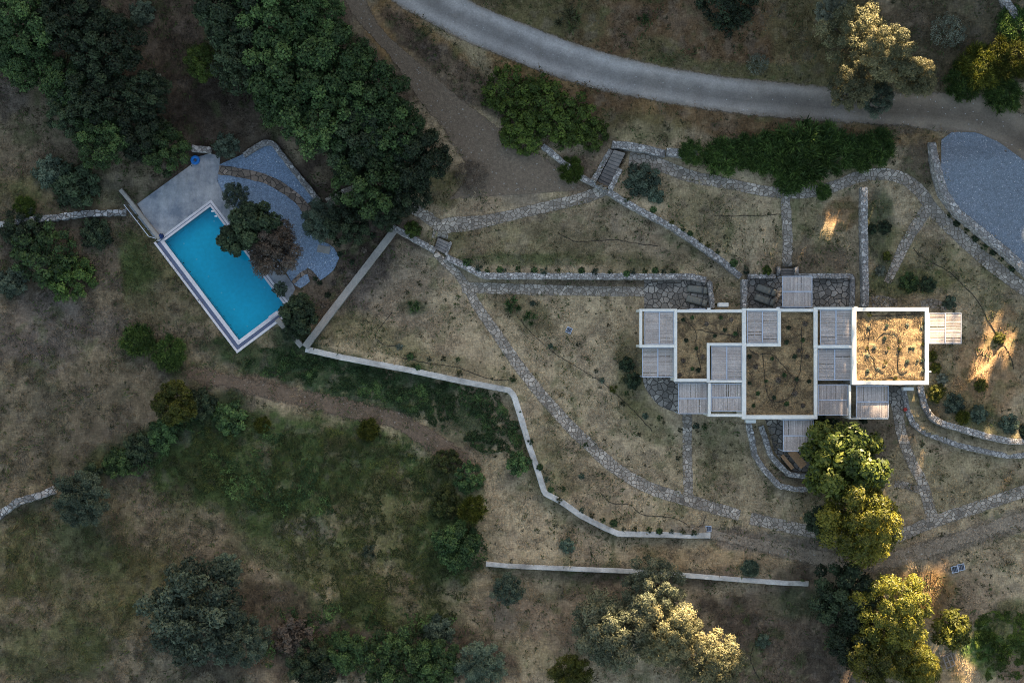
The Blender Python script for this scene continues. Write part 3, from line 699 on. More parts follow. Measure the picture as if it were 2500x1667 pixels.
area("patio", [(1573,683),(1738,683),(1738,760),(1573,760)], M['patio'], .06)
area("patio", [(1570,915),(1660,915),(1660,1006),(1640,1004),(1605,988),(1582,958),(1570,935)], M['patio'], .06)
area("patio", [(1826,680),(2078,680),(2078,760),(1826,760)], M['patio'], .06)
area("patio", [(1866,1018),(1990,1018),(1990,1152),(1940,1152),(1893,1108),(1880,1060)], M['patio'], .06)
area("patio", [(2165,930),(2212,930),(2216,1000),(2190,1000),(2172,985)], M['patio'], .06)
area("gravel_bed", [(531,404),(586,380),(643,350),(664,352),(690,385),(770,487),(745,500),(735,512),(748,550),(757,571),(772,583),(812,600),(829,628),(815,660),(783,685),(764,662),(745,650),(757,688),(735,704),(715,694),(690,650),(640,590),(587,522),(545,471),(530,445)], M['gravel_blue'], .06, flat=POOL_Z + .06)
area("pool_deck", [(335,498),(456,410),(467,402),(470,385),(492,381),(512,374),(538,382),(536,402),(530,444),(544,469),(588,520),(641,590),(700,674),(722,702),(706,738),(700,742),(515,493),(512,493),(390,583),(384,578)], M['deck'], .09, flat=POOL_Z + .10)

# ------------------------------------------------------------ walls
def wall(name, label, pts, width, mat, rise):
    c = resample(pts, step=.35); n = len(c)
    # keep the corners
    d = np.gradient(c, axis=0); d /= np.hypot(*d.T)[:, None]; nn = np.stack([-d[:, 1], d[:, 0]], 1)
    rough = mat in ('wall_stone', 'wall_dry')
    amp = .07 if rough else .022
    if mat == 'wall_dry': amp = .14
    gl = G(c[:, 0] + nn[:, 0] * .7, c[:, 1] + nn[:, 1] * .7); gr = G(c[:, 0] - nn[:, 0] * .7, c[:, 1] - nn[:, 1] * .7)
    hi = np.maximum(gl, gr); lo = np.minimum(gl, gr)
    k = np.ones(9) / 9; hs = np.convolve(np.pad(hi, 4, 'edge'), k, 'valid')
    top = np.maximum(hs, hi - .05) + rise + (rng.random(n) - .5) * amp * .8
    hw = width / 2
    wl_ = hw + (rng.random(n) - .5) * amp; wr = hw + (rng.random(n) - .5) * amp
    rows = []
    for off, zz in ((wl_ + .03, lo - .5), (wl_ + .03, (lo + top) / 2), (wl_, top - .03), (wl_ - .05, top), (wl_ * 0, top + (rng.random(n) - .5) * amp * .5), (-(wr - .05), top), (-wr, top - .03), (-(wr + .03), (lo + top) / 2), (-(wr + .03), lo - .5)):
        rows.append(np.stack([c[:, 0] + nn[:, 0] * off, c[:, 1] + nn[:, 1] * off, zz], 1))
    R = np.stack(rows, 1); m = R.shape[1]
    I = np.arange(n * m).reshape(n, m)
    f = [tuple(q) for q in np.stack([I[:-1, :-1].ravel(), I[:-1, 1:].ravel(), I[1:, 1:].ravel(), I[1:, :-1].ravel()], 1)]
    f += [tuple(I[0]), tuple(I[-1][::-1])]
    mb = MB(); mb.add(R.reshape(-1, 3).tolist(), f)
    return solo(name, mb, M[mat], label, "wall")
for wd in WALLS: wall(*wd)

# ------------------------------------------------------------ the house
ZT = HOUSE_Z + 3.5
def R4(x0, y0, x1, y1, z):
    a = W(x0, y1, z); b = W(x1, y0, z); return a[0], b[0], a[1], b[1]
hx, hy = W(1900, 885, 0)
house = thing("white_house", "flat roofed white house of stepped cubic blocks with planted earth roofs and reed pergolas", "house", (hx, hy, HOUSE_Z))
def rects(name, lst, z0, z1, mat, bevel=.02, inset=0.0):
    mb = MB()
    for r in lst:
        x0, x1, y0, y1 = R4(*r, z1 if z1 > 2 else ZT); mb.box(x0 + inset, x1 - inset, y0 + inset, y1 - inset, z0, z1)
    return part(name, mb, mat, house, bevel)
PZ = HOUSE_Z + 3.02
rects("parapet", [(1646,754,1653.5,932),(1653.5,755.5,1812,763),(1653.5,924,1726,932)], PZ, ZT, M['plaster'])
rects("parapet", [(1812,752,1822,1023),(1907,753.5,1987,761),(1987.6,850.3,1996,1023),(1822,1013,1987.6,1023)], PZ, ZT + .02, M['plaster'])
rects("parapet", [(2080,750.4,2091,939.3),(2091,750.4,2268,760),(2258.5,760,2268,939.3),(2091,930,2258.5,939.3)], PZ, ZT + .10, M['plaster'])
FR = [[(1561,754,1568,848),(1568,754,1646,760),(1568,841.5,1646,848)],
      [(1726,837,1733,934),(1733,837,1812,844),(1733,927.5,1812,934)],
      [(1729,935,1735.5,1017),(1735.5,1010.5,1812,1017)],
      [(1822,752.4,1899,758.6),(1899,752.4,1907,846),(1822,837.5,1899,846)],
      [(1987,749.5,1996.4,850),(1996.4,749.5,2080,756),(1996.4,842.5,2080,850)],
      [(2072.5,939.6,2078,1023),(2078,1020.6,2169,1023)]]
for i, fr in enumerate(FR):
    rects("roof_frame", fr, PZ + .1, ZT + (.0, -.03, -.06, -.01, .05, -.12)[i], M['plaster'])
WALLZ = PZ
for w_ in ([(1646,754,1726,932),(1726,754,1812,837)], [(1812,846,1996,1023),(1907,752,1987,846),(1812,752,1822,846)], [(2080,750.4,2268,939.3)]):
    mb = MB()
    for r in w_:
        x0, x1, y0, y1 = R4(*r, ZT); mb.box(x0 + .05, x1 - .05, y0 + .05, y1 - .05, HOUSE_Z - .8, WALLZ - .003)
    part("wall", mb, M['plaster'], house)
mb = MB()
for px, py in ((1564.5,757.5),(1564.5,844.5),(1729.5,930),(1732,1013.7),(1992,846),(1992,753.5),(2075.5,1019.5)):
    x, y = W(px, py, ZT); c = MB(); c.box(x - .13, x + .13, y - .11, y + .11, HOUSE_Z - .6, PZ + .09); part("column", c, M['plaster'], house)
def soil(rs, z):
    vs = []; fs = []
    for r in rs:
        x0, x1, y0, y1 = R4(*r, z); nx_ = max(3, int((x1-x0)/.2)); ny_ = max(3, int((y1-y0)/.2))
        X, Y = np.meshgrid(np.linspace(x0, x1, nx_), np.linspace(y0, y1, ny_))
        Z = z + .22 * (fbm(X, Y, 1.4, 91, 4) - .5) + .06 * (fbm(X, Y, .3, 95, 2) - .5)
        I = np.arange(nx_*ny_).reshape(ny_, nx_) + sum(len(v) for v in vs)
        vs.append(np.stack([X.ravel(), Y.ravel(), Z.ravel()], 1))
        fs.append(np.stack([I[:-1, :-1].ravel(), I[:-1, 1:].ravel(), I[1:, 1:].ravel(), I[1:, :-1].ravel()], 1))
    v = np.concatenate(vs) - np.array(house.location)
    return put("roof_soil", np_mesh("roof_soil", v, np.concatenate(fs), True), M['soil'], house)
SZ = ZT - .26
soil([(1653,762.5,1726.5,925),(1726.5,762.5,1812.5,837.5)], SZ)
soil([(1907,760.5,1988,846.5),(1821.5,846.2,1988,1013.5)], SZ)
soil([(2090.5,759.5,2259,930.5)], SZ + .1)
# doors and windows opening under the pergolas
for (x0, y0, x1, y1) in ((1665,932,1720,933),(1925,1023,1975,1024),(2100,939.3,2160,940.3),(1690,753,1725,754),(1925,750.5,1970,751.5)):
    xa, xb, ya, yb = R4(x0, y0, x1, y1, ZT); c = (ya + yb) / 2
    d = MB(); d.box(xa, xb, c - .05, c + .05, HOUSE_Z + .02, HOUSE_Z + 2.2); dr = part("door", d, M['glass'], house)
    f = MB(); f.box(xa - .07, xa, c - .06, c + .06, HOUSE_Z + .02, HOUSE_Z + 2.27); f.box(xb, xb + .07, c - .06, c + .06, HOUSE_Z + .02, HOUSE_Z + 2.27); f.box(xa, xb, c - .06, c + .06, HOUSE_Z + 2.2, HOUSE_Z + 2.27)
    part("door_frame", f, M['steel'], dr, up=house)
# small roof outlets
for px, py in ((1731,753.5),(1900,751.5),(2270,907),(2090,749.5)):
    x, y = W(px, py, ZT); c = MB(); c.box(x - .16, x + .16, y - .06, y + .06, ZT - .18, ZT - .05); part("water_spout", c, M['white'], house)

PERG = [
 (1573.5,760.5,1645.5,841,'h',3.32,False,"reed pergola inside the white frame at the far left of the house"),
 (1568,849,1644,921,'h',2.85,True,"open reed pergola at the far left, below the framed one, beside the round paved terrace"),
 (1737,844.5,1811.5,927,'h',3.30,False,"framed reed pergola set into the notch of the left earth roof"),
 (1656,935,1729,1010,'v',2.85,True,"open reed pergola under the left earth roof, above the paved side path"),
 (1736.5,936,1811.5,1004,'v',3.15,False,"reed pergola in a white frame between the side path pergola and the middle roof"),
 (1824,759,1898.5,837,'h',3.32,False,"framed reed pergola in the upper left notch of the middle earth roof"),
 (1910,674,1983,749.5,'v',2.85,True,"open reed pergola above the house, over the terrace between covered loungers and empty paving"),
 (2002,756.5,2079.5,842.5,'h',3.32,False,"framed reed pergola between the middle roof and the sunlit roof"),
 (1997.5,852,2078,928.5,'h',3.1,False,"reed pergola in a steel frame left of the sunlit roof, with a small sunlit corner"),
 (1997.5,938,2070.5,1014,'v',2.85,True,"shaded reed pergola at the lower right of the middle earth roof"),
 (2090,941,2169,1020,'v',2.95,True,"reed pergola below the sunlit roof, lower half lit by the sun"),
 (2268.6,764,2347,839,'h',2.85,True,"sunlit reed pergola sticking out from the right end of the house"),
 (1912,1024.6,1986,1102,'v',2.85,True,"reed pergola below the house partly covered by the big leafy tree"),
]
def pergola(x0, y0, x1, y1, dirn, hgt, free, label):
    z = HOUSE_Z + hgt
    xa, xb, ya, yb = R4(x0, y0, x1, y1, z)
    cx, cy = (xa + xb) / 2, (ya + yb) / 2
    t = thing("pergola", label, "pergola", (cx, cy, HOUSE_Z), "reed pergolas of the house")
    fr = MB(); b = .06
    fr.box(xa, xa + b, ya, yb, z - .10, z + .035); fr.box(xb - b, xb, ya, yb, z - .10, z + .035)
    fr.box(xa + b, xb - b, ya, ya + b, z - .10, z + .033); fr.box(xa + b, xb - b, yb - b, yb, z - .10, z + .033)
    part("frame", fr, M['steel'], t)
    cb = MB()
    if dirn == 'h': cb.box(cx - .05, cx + .05, ya + b, yb - b, z - .08, z + .05); halves = [(xa + b, cx - .05, ya + b, yb - b), (cx + .05, xb - b, ya + b, yb - b)]
    else: cb.box(xa + b, xb - b, cy - .05, cy + .05, z - .08, z + .05); halves = [(xa + b, xb - b, ya + b, cy - .05), (xa + b, xb - b, cy + .05, yb - b)]
    part("centre_beam", cb, M['steel'], t)
    gap = 0
    for hi_, (p, q, r, s) in enumerate(halves):
        mb = MB(); vals = []
        if gap: p += gap * 1.6
        span = (s - r) if dirn == 'h' else (q - p); pos = 0.0
        while pos < span - .03:
            wd = .030 + .022 * rng.random()
            wd = min(wd, span - pos)
            j0, j1 = (rng.random(2) - .5) * .05
            zz = z + rng.random() * .022
            op = rng.random() < (.16 if 'right end' in label else .045)
            if not op or rng.random() < .4:
                sag = (rng.random() - .5) * .02
                if dirn == 'h':
                    y_ = r + pos; mid = (p + q) / 2 + (rng.random() - .5) * .4
                    for a_, b_, o0, o1 in ((p, mid, j0*.3, sag), (mid, q, sag, j1*.3)):
                        mb.hexa([(a_, y_ + o0, zz - .02), (b_, y_ + o1, zz - .02), (b_, y_ + wd*.9 + o1, zz - .02), (a_, y_ + wd*.9 + o0, zz - .02)], [(a_, y_ + o0, zz), (b_, y_ + o1, zz), (b_, y_ + wd*.9 + o1, zz), (a_, y_ + wd*.9 + o0, zz)])
                else:
                    x_ = p + pos; mid = (r + s) / 2 + (rng.random() - .5) * .4
                    for a_, b_, o0, o1 in ((r, mid, j0*.3, sag), (mid, s, sag, j1*.3)):
                        mb.hexa([(x_ + o0, a_, zz - .02), (x_ + wd*.9 + o0, a_, zz - .02), (x_ + wd*.9 + o1, b_, zz - .02), (x_ + o1, b_, zz - .02)], [(x_ + o0, a_, zz), (x_ + wd*.9 + o0, a_, zz), (x_ + wd*.9 + o1, b_, zz), (x_ + o1, b_, zz)])
                vals += [float(np.clip(.55 + .22*rng.standard_normal(), 0, 1))] * 16
            pos += wd
        o = part("reed_mat", mb, M['reed'], t); fattr(o.data, "reedv", vals)
    # rafters under the mats
    for k in (1, 3):
        rf = MB()
        if dirn == 'h': x_ = xa + (xb - xa) * k / 4; rf.box(x_ - .03, x_ + .03, ya + b, yb - b, z - .10, z - .025)
        else: y_ = ya + (yb - ya) * k / 4; rf.box(xa + b, xb - b, y_ - .03, y_ + .03, z - .10, z - .025)
        part("rafter", rf, M['steel'], t)
    if free:
        for qx, qy in ((xa + .05, ya + .05), (xb - .05, ya + .05), (xa + .05, yb - .05), (xb - .05, yb - .05)):
            g = gz(qx, qy); c = MB(); c.box(qx - .045, qx + .045, qy - .045, qy + .045, min(g, HOUSE_Z) - .15, z - .101); part("post", c, M['steel'], t)
for p in PERG: pergola(*p)

# white service boxes leaning on the house walls
for (x0, y0, x1, y1, lab) in ((1754,739,1779,749,"white outdoor unit box above the house, left of the diagonal wall end"),
                              (1821.5,1024.5,1846,1032.5,"white outdoor unit box under the lower left corner of the middle roof"),
                              (2205.5,945,2231,953.5,"white outdoor unit box under the lower edge of the sunlit roof")):
    z = HOUSE_Z + 1.6; xa, xb, ya, yb = R4(x0, y0, x1, y1, z); cx, cy = (xa+xb)/2, (ya+yb)/2; g = gz(cx, cy)
    t = thing("outdoor_unit", lab, "outdoor unit", (cx, cy, g), "white outdoor units by the house")
    c = MB(); c.box(xa, xb, ya, yb, z - .75, z); part("casing", c, M['white'], t, .03)
    c = MB(); c.box(xa + .05, xb - .05, ya - .012, ya - .001, z - .6, z - .1); part("grille", c, M['dark'], t)
    for q in (xa + .12, xb - .18):
        c = MB(); c.box(q, q + .06, ya + .04, yb - .04, g - .05, z - .752); part("leg", c, M['steel'], t)

# ------------------------------------------------------------ the pool
def pz(px, py, z=POOL_Z): return np.array(W(px, py, z))
PT, PR, PB, PL = [pz(*p) for p in ((514,505),(696,746),(584,830),(402,589))]
def offp(dTL, dLB, dBR, dRT):
    """corners of the pool outline pushed outwards by a distance per side"""
    C = [PT, PL, PB, PR]; D = [dTL, dLB, dBR, dRT]; ln = []
    for i in range(4):
        a, b = C[i], C[(i+1) % 4]; d = (b - a) / np.hypot(*(b - a)); n = np.array([d[1], -d[0]])
        if np.dot(n, (PT + PB) / 2 - a) > 0: n = -n
        ln.append((a + n * D[i] / PXM, d))
    out = []
    for i in range(4):
        (p, d), (q, e) = ln[i - 1], ln[i]
        t = np.linalg.solve(np.array([[d[0], -e[0]], [d[1], -e[1]]]), q - p)[0]; out.append(p + d * t)
    return out   # T, L, B, R
def band(mb, inner, outer, sides, z0, z1):
    for s in sides:
        a, b = inner[s], inner[(s+1) % 4]; c, d = outer[(s+1) % 4], outer[s]
        mb.prism([tuple(a), tuple(b), tuple(c), tuple(d)], z0, z1)
    return mb
pc = (PT + PB) / 2
pool = thing("swimming_pool", "rectangular turquoise overflow swimming pool with pale stone rim", "swimming pool", (pc[0], pc[1], POOL_Z))
O0 = offp(0, 0, 0, 0); O1 = offp(5.5, 9, 9, 5.0); O1b = offp(7, 9, 9, 6.5); O2 = offp(12.5, 18, 17, 12); O3 = offp(12.5, 23.5, 23, 12)
ztop = POOL_Z + .16
cop = MB(); band(cop, O0, O1, [0, 1, 2, 3], POOL_Z - .5, ztop); band(cop, O1b, O2, [0, 3], POOL_Z - .5, ztop - .01)
part("coping", cop, M['coping'], pool, .015)
g_ = MB(); band(g_, O1, O1b, [0, 3], POOL_Z - .5, ztop - .04); part("joint", g_, M['grate'], pool)
g_ = MB(); band(g_, O1b, offp(7, 18, 17, 6.5), [1, 2], POOL_Z - .9, ztop - .07); part("overflow_channel", g_, M['grate'], pool)
g_ = MB(); band(g_, offp(12.5, 18, 17, 12), O3, [1, 2], POOL_Z - 1.6, ztop - .02); part("outer_rim", g_, M['coping'], pool, .015)
bs = MB(); zf = POOL_Z - 1.4; oc = [tuple(p) for p in offp(.3, .3, .3, .3)]
vs = [(x, y, zf) for x, y in oc] + [(x, y, ztop - .05) for x, y in oc]
bs.add(vs, [(0, 1, 2, 3)] + [(i, (i+1) % 4, 4 + (i+1) % 4, 4 + i) for i in range(4)])
part("basin", bs, M['tile'], pool)
wt = put("water", np_mesh("water", [(x - pc[0], y - pc[1], .10) for x, y in offp(.2, .2, .2, .2)], [(0, 1, 2, 3)]), M['water'], pool)
if wt.data.polygons[0].normal.z < 0: wt.data.flip_normals()
for px, py in ((523,540),(509,675),(541,715),(572,755),(604,796),(646,702),(497,710),(552,782),(480,633),(449,595)):
    x, y = W(px, py, zf); c = MB(); c.tube([(x, y, zf - .02), (x, y, zf + .05)], .085, 10); part("floor_inlet", c, M['white_dot'], pool)
for px, py in ((519,516),(527,528)):
    x, y = W(px, py, 0); c = MB(); c.box(x - .12, x + .12, y - .05, y + .05, POOL_Z + .11, POOL_Z + .2); part("skimmer_lid", c, M['white_dot'], pool)
a = pz(658,777); b = pz(679,762); d = (b - a) / np.hypot(*(b - a)); an = math.atan2(d[1], d[0])
c = MB(); m_ = (a + b) / 2; c.obox(m_[0], m_[1], np.hypot(*(b - a)) / 2, .17, ztop - .1, ztop + .12, an); solo("white_step", c, M['coping'], "white block on the lower right corner of the pool rim", "step", None, .03)
c = MB(); c.prism([tuple(pz(*p)) for p in ((597,848),(617,847),(634,825))], POOL_Z - 1.4, POOL_Z - .2); solo("concrete_apron", c, M['wall_grey'], "triangular concrete apron under the lower corner of the pool", "concrete apron")

# hand rail beside the pool deck
t = thing("hand_rail", "pale metal hand rail beside the concrete wall left of the pool", "railing", (*pz(309, 503), POOL_Z))
r0 = pz(309, 502); r1 = pz(369, 579); r2 = pz(386, 584)
c = MB(); c.tube([(*r0, POOL_Z + .9), (*r1, POOL_Z + .9), (*r2, POOL_Z + .7)], .035, 8); part("rail", c, M['steel'], t)
for q in (0, .25, .5, .75, 1):
    p = r0 * (1 - q) + r1 * q; c = MB(); c.tube([(*p, gz(*p) - .1), (*p, POOL_Z + .88)], .025, 6); part("post", c, M['steel'], t)
c = MB(); a = pz(313, 500); b = pz(374, 578); c.prism([tuple(a), tuple(b), tuple(pz(390, 584)), tuple(pz(329, 504))], POOL_Z - 1.0, POOL_Z + .02)
solo("ledge_slab", c, M['deck'], "narrow concrete ledge between the hand rail and the deck wall", "ledge")

# ------------------------------------------------------------ stairs
def stairs(label, k):
    """treads between the ground at the top and the ground at the bottom of the flight"""
    quad, n, tp, bp, ex = STAIRS[k]; zt, zb = STZ[k]
    A, B, C, D = [np.array(p, float) for p in quad]
    x, y = W(*((A + B + C + D) / 4), (zt + zb) / 2)
    t = thing("stone_stairs", label, "stairs", (x, y, zb), "stone stairs in the garden")
    for i in range(n):
        f0, f1 = i / n, (i + 1) / n
        q = [A + (D - A) * f0, B + (C - B) * f0, B + (C - B) * f1, A + (D - A) * f1]
        zz = zt - (zt - zb) * (i + .5) / n + (rng.random() - .5) * .03
        mb = MB(); mb.prism([W(*p, zz) for p in q], zb - .6, zz); part("step", mb, M['tread'], t, .025)
stairs("long straight stone stair between stone side walls near the bright green bush", 0)
stairs("short stone stair beside the end of the long wall above the lawn", 1)
stairs("small stone stair down to the terrace above the house, left of the top pergola", 2)
def sidewall(label, pts, wpx, rise):
    w_ = wall("stone_wall", label, [Wg(a, b, .5)[:2] for a, b in pts], wpx / PXM, 'wall_stone', rise)
sidewall("stone side wall on the left of the long stair", [(1492,364),(1470,404),(1449,441)], 12, .3)
sidewall("stone side wall on the right of the long stair", [(1516,412),(1502,438),(1490,462)], 12, .3)
sidewall("stone cheek wall around the small stair above the house, left side", [(1900,652),(1900,674)], 8, .12)
sidewall("stone cheek wall around the small stair above the house, right side", [(1944,652),(1944,674)], 9, .12)
sidewall("stone cheek wall on the upper left of the short lawn stair", [(1101,590),(1088,622)], 6, .08)

# ------------------------------------------------------------ loungers, table and small things
def lounger(px, py, ang, label, head=1):
    x, y, z = Wg(px, py, .06)
    t = thing("sun_lounger", label, "sun lounger", (x, y, z), "covered sun loungers")
    n, mm = 26, 11; Lh, Wh = 1.03, .40; ca, sn = math.cos(ang), math.sin(ang)
    vs = []
    for i in range(n):
        u = -1 + 2 * i / (n - 1)
        e = (1 - abs(u) ** 6) ** .35 if abs(u) < 1 else 0
        hgt = .36 + (.16 * sstep(.35, .75, u) if head > 0 else .16 * sstep(-.35, -.75, u)) + .02 * math.sin(i * 1.3)
        for j in range(mm):
            v = -1 + 2 * j / (mm - 1)
            pz_ = hgt * (1 - abs(v) ** 5 * .75) * (.25 + .75 * e) if j not in (0, mm - 1) else .04
            ww = Wh * (.80 + .20 * e) * (1 + .02 * math.sin(i * 2.1 + j))
            lx, ly = u * Lh, v * ww
            vs.append((x + lx * ca - ly * sn, y + lx * sn + ly * ca, z + max(.04, pz_)))
    I = np.arange(n * mm).reshape(n, mm)
    f = [tuple(q) for q in np.stack([I[:-1, :-1].ravel(), I[1:, :-1].ravel(), I[1:, 1:].ravel(), I[:-1, 1:].ravel()], 1)]
    f += [tuple(I[0]), tuple(I[-1][::-1]), tuple(list(I[:, 0][::-1]) + list(I[:, -1]))]
    mb = MB(); mb.add(vs, f); part("fabric_cover", mb, M['cover'], t, 0, True)
    st = MB(); st.obox(x + .45 * ca, y + .45 * sn, .02, .36, z + .36, z + .50, ang); part("strap", st, M['dark'], t)
    for a_ in (-.85, .85):
        for b_ in (-.3, .3):
            c = MB(); c.obox(x + a_*ca - b_*sn, y + a_*sn + b_*ca, .03, .03, z - .08, z + .1, ang); part("leg", c, M['dark'], t)
lounger(1703, 707, math.radians(-8), "covered sun lounger on the left patio, the upper one against the wall")
lounger(1701, 735, math.radians(-17), "covered sun lounger on the left patio, the one next to the house roof")
lounger(1870, 709, math.radians(-21), "covered sun lounger left of the top pergola, the upper one of the pair")
lounger(1866, 733, math.radians(-20), "covered sun lounger left of the top pergola, the one nearer the house")

# picnic table and bench
A = math.radians(-51)
x, y, z = Wg(1944, 1120, .06)
t = thing("wooden_table", "wooden plank table half hidden under the leafy tree below the house", "table", (x, y, z))
top = MB(); cx_, cy_ = W(1947, 1119, z + .74); 
for k in range(5):
    o = (k - 2) * .155; top.obox(cx_ - o * math.sin(A), cy_ + o * math.cos(A), 1.0, .073, z + .70, z + .745, A)
part("tabletop", top, M['wood'], t, .006)
for a_ in (-.8, .8):
    for b_ in (-.3, .3):
        c = MB(); c.obox(cx_ + a_*math.cos(A) - b_*math.sin(A), cy_ + a_*math.sin(A) + b_*math.cos(A), .04, .04, z - .1, z + .699, A); part("leg", c, M['wood'], t)
bx_, by_ = W(1922.5, 1127.5, z + .45)
t = thing("wooden_bench", "plank bench standing along the lower left side of the wooden table", "bench", (bx_, by_, z))
c = MB()
for k in (-1, 1): c.obox(bx_ - k * .09 * math.sin(A), by_ + k * .09 * math.cos(A), .84, .083, z + .41, z + .45, A)
part("seat", c, M['wood'], t, .006)
for a_ in (-.65, .65):
    c = MB(); c.obox(bx_ + a_*math.cos(A), by_ + a_*math.sin(A), .04, .14, z - .1, z + .409, A); part("leg", c, M['wood'], t)

# swim ring, cushion, red container
x, y = W(477, 391, POOL_Z + .2); vs = []; n1, n2 = 40, 14
for i in range(n1):
    for j in range(n2):
        a_, b_ = 2*math.pi*i/n1, 2*math.pi*j/n2; rr = .30 + .165*math.cos(b_)*(1 + .04*math.cos(a_*8)); vs.append((x + rr*math.cos(a_), y + rr*math.sin(a_), POOL_Z + .26 + .15*math.sin(b_)))
mb = MB(); mb.add(vs, [(i*n2+j, ((i+1) % n1)*n2+j, ((i+1) % n1)*n2+(j+1) % n2, i*n2+(j+1) % n2) for i in range(n1) for j in range(n2)])
solo("swim_ring", mb, M['blue'], "blue inflatable swim ring on the upper corner of the pool deck", "swim ring", None, 0, True)
x, y = W(392.5, 576.5, POOL_Z + .4); c = MB(); c.obox(x, y, .26, .26, POOL_Z + .11, POOL_Z + .5, .6, .82)
solo("floor_cushion", c, M['navy'], "dark blue cushion at the left corner of the pool", "cushion", None, .09, True)
x, y, z = Wg(2208, 999, 0); c = MB(); c.tube([(x, y, z), (x, y, z + .35)], .14, 14, .18); o = solo("bucket", c, M['red'], "small red bucket beside the stone wall under the sunlit roof", "bucket")
x, y = W(790, 609, POOL_Z + .07); c = MB(); c.obox(x, y, .62, .36, POOL_Z + .05, POOL_Z + .10, -.18); solo("floor_mat", c, M['wall_grey'], "grey mat lying on the blue gravel beside the dark shrubs", "mat", None, .01)

def hatch(px, py, ang, label, n=1, sx=.26, sy=.26):
    x, y, z = Wg(px, py, 0); t = thing("ground_hatch", label, "hatch", (x, y, z), "framed hatches in the grass")
    ca, sn = math.cos(ang), math.sin(ang)
    for k in range(n):
        ox = (k - (n - 1) / 2) * (2 * sx + .07); oy = (k - (n - 1) / 2) * .07
        cx, cy = x + ox*ca - oy*sn, y + ox*sn + oy*ca
        f = MB()
        for a_, b_, p, q in ((-sx, 0, .03, sy), (sx, 0, .03, sy), (0, -sy, sx - .03, .03), (0, sy, sx - .03, .03)): f.obox(cx + a_*ca - b_*sn, cy + a_*sn + b_*ca, p, q + (.03 if p < .05 else 0), z - .05, z + .14, ang)
        part("frame", f, M['steel'], t)
        g = MB(); g.obox(cx, cy, sx - .031, sy - .031, z - .02, z + .10, ang); part("panel", g, M['dark'], t)
        gr = MB()
        for q in (-.33, 0, .33): gr.obox(cx + q*sx*2*.9*ca*.9, cy + q*sx*2*.9*sn*.9, .008, sy - .035, z + .101, z + .112, ang)
        part("grille_bar", gr, M['steel'], t)
hatch(1389, 806, math.radians(-25), "single square hatch with pale frame in the middle of the dry lawn")
hatch(1729, 1290, 0, "single square hatch with pale frame near the end of the pale terrace wall")
hatch(2338, 1386, math.radians(13), "double hatch with two dark panels in the grass at the lower right", 2, .30, .30)

# wooden pallet leaning pile
x, y, z = Wg(2316, 1613, .05); A = math.radians(22)
t = thing("wooden_pallet", "weathered wooden slatted pallet on the ground at the lower right beside the lit trees", "pallet", (x, y, z))
ca, sn = math.cos(A), math.sin(A)
for k in (-1, 0, 1):
    c = MB(); c.obox(x + k*.42*ca, y + k*.42*sn, .055, .62, z + .12, z + .16, A); part("board", c, M['oldwood'], t)
for k in (-1, 0, 1):
    c = MB(); c.obox(x - k*.55*sn, y + k*.55*ca, .48, .05, z + .02, z + .118, A); part("runner", c, M['oldwood'], t)
for lab, px, py, ln, an in (("loose weathered board standing out above the pallet", 2294, 1594, .32, math.radians(-72)), ("loose grey board lying left of the pallet", 2296, 1622, .62, math.radians(-64)), ("loose grey board lying above the pallet", 2313, 1596, .6, math.radians(20)), ("loose grey board lying right of the pallet", 2330, 1600, .4, math.radians(-68))):
    x, y, z = Wg(px, py, .05); c = MB(); c.obox(x, y, ln, .05, z, z + .06, an); solo("wooden_board", c, M['oldwood'], lab, "board", "loose boards by the pallet")

# drip hoses
def hose(label, pts, on_roof=None, r=.028):
    c = resample(chaikin(pts, 2), step=9); rows = []
    for a_, b_ in c:
        a_ += (rng.random() - .5) * 2.2; b_ += (rng.random() - .5) * 2.2
        if on_roof is None: x, y, z = Wg(a_, b_, .03)
        else:
            x, y = W(a_, b_, on_roof); z = on_roof + .22 * (float(fbm(np.array([x]), np.array([y]), 1.4, 91, 4)[0]) - .5) + .05
        rows.append((x, y, z))
    mb = MB(); mb.tube(rows, r, 5); solo("drip_hose", mb, M['hose'], label, "hose", "black drip irrigation hoses")
hose("black drip hose running diagonally across the dry lawn left of the house", [(1262,772),(1300,815),(1343,854),(1379,879),(1430,908),(1479,939),(1532,986),(1593,1052)])
hose("black drip hose on the grass terrace above the long straight wall", [(1366,571),(1379,580),(1407,591),(1432,590),(1504,584),(1557,596),(1606,600)])
hose("black drip hose on the lawn beside the diagonal concrete wall", [(957,764),(935,790),(911,818),(925,836),(945,846),(978,842)])
hose("black drip hose crossing the upper garden left of the narrow path", [(1740,526),(1800,528),(1860,526),(1907,523)])
hose("black drip hose winding down the slope right of the house", [(2229,604),(2250,630),(2318,661),(2354,700),(2386,729),(2414,786),(2443,829),(2468,868),(2475,900)])
hose("black drip hose inside the bend of the pale terrace wall", [(1467,1203),(1494,1232),(1537,1226),(1562,1259),(1653,1261),(1688,1290),(1715,1285),(1722,1262)])
hose("black drip hose above the lower stretch of the pale terrace wall", [(980,873),(1060,890),(1120,895),(1200,930),(1262,925)])
hose("black drip hose near the round sapling at the bottom", [(1838,1580),(1832,1605),(1838,1630),(1853,1655)])
hose("dark hose on the left earth roof", [(1663,780),(1700,800),(1700,860),(1712,900)], SZ)
hose("dark hose on the left earth roof, along its upper arm", [(1705,805),(1740,812),(1790,818),(1803,830),(1800,800)], SZ)
hose("dark looped hose on the middle earth roof", [(1862,860),(1865,900),(1870,960),(1885,985),(1930,975),(1958,900),(1956,800)], SZ)
hose("dark hose curling round the small plants of the middle roof", [(1830,855),(1850,866),(1885,860),(1905,885),(1922,900),(1932,920)], SZ)
hose("dark hose around the upper edge of the sunlit roof", [(2125,772),(2170,771),(2215,768),(2255,766)], SZ + .1, .03)
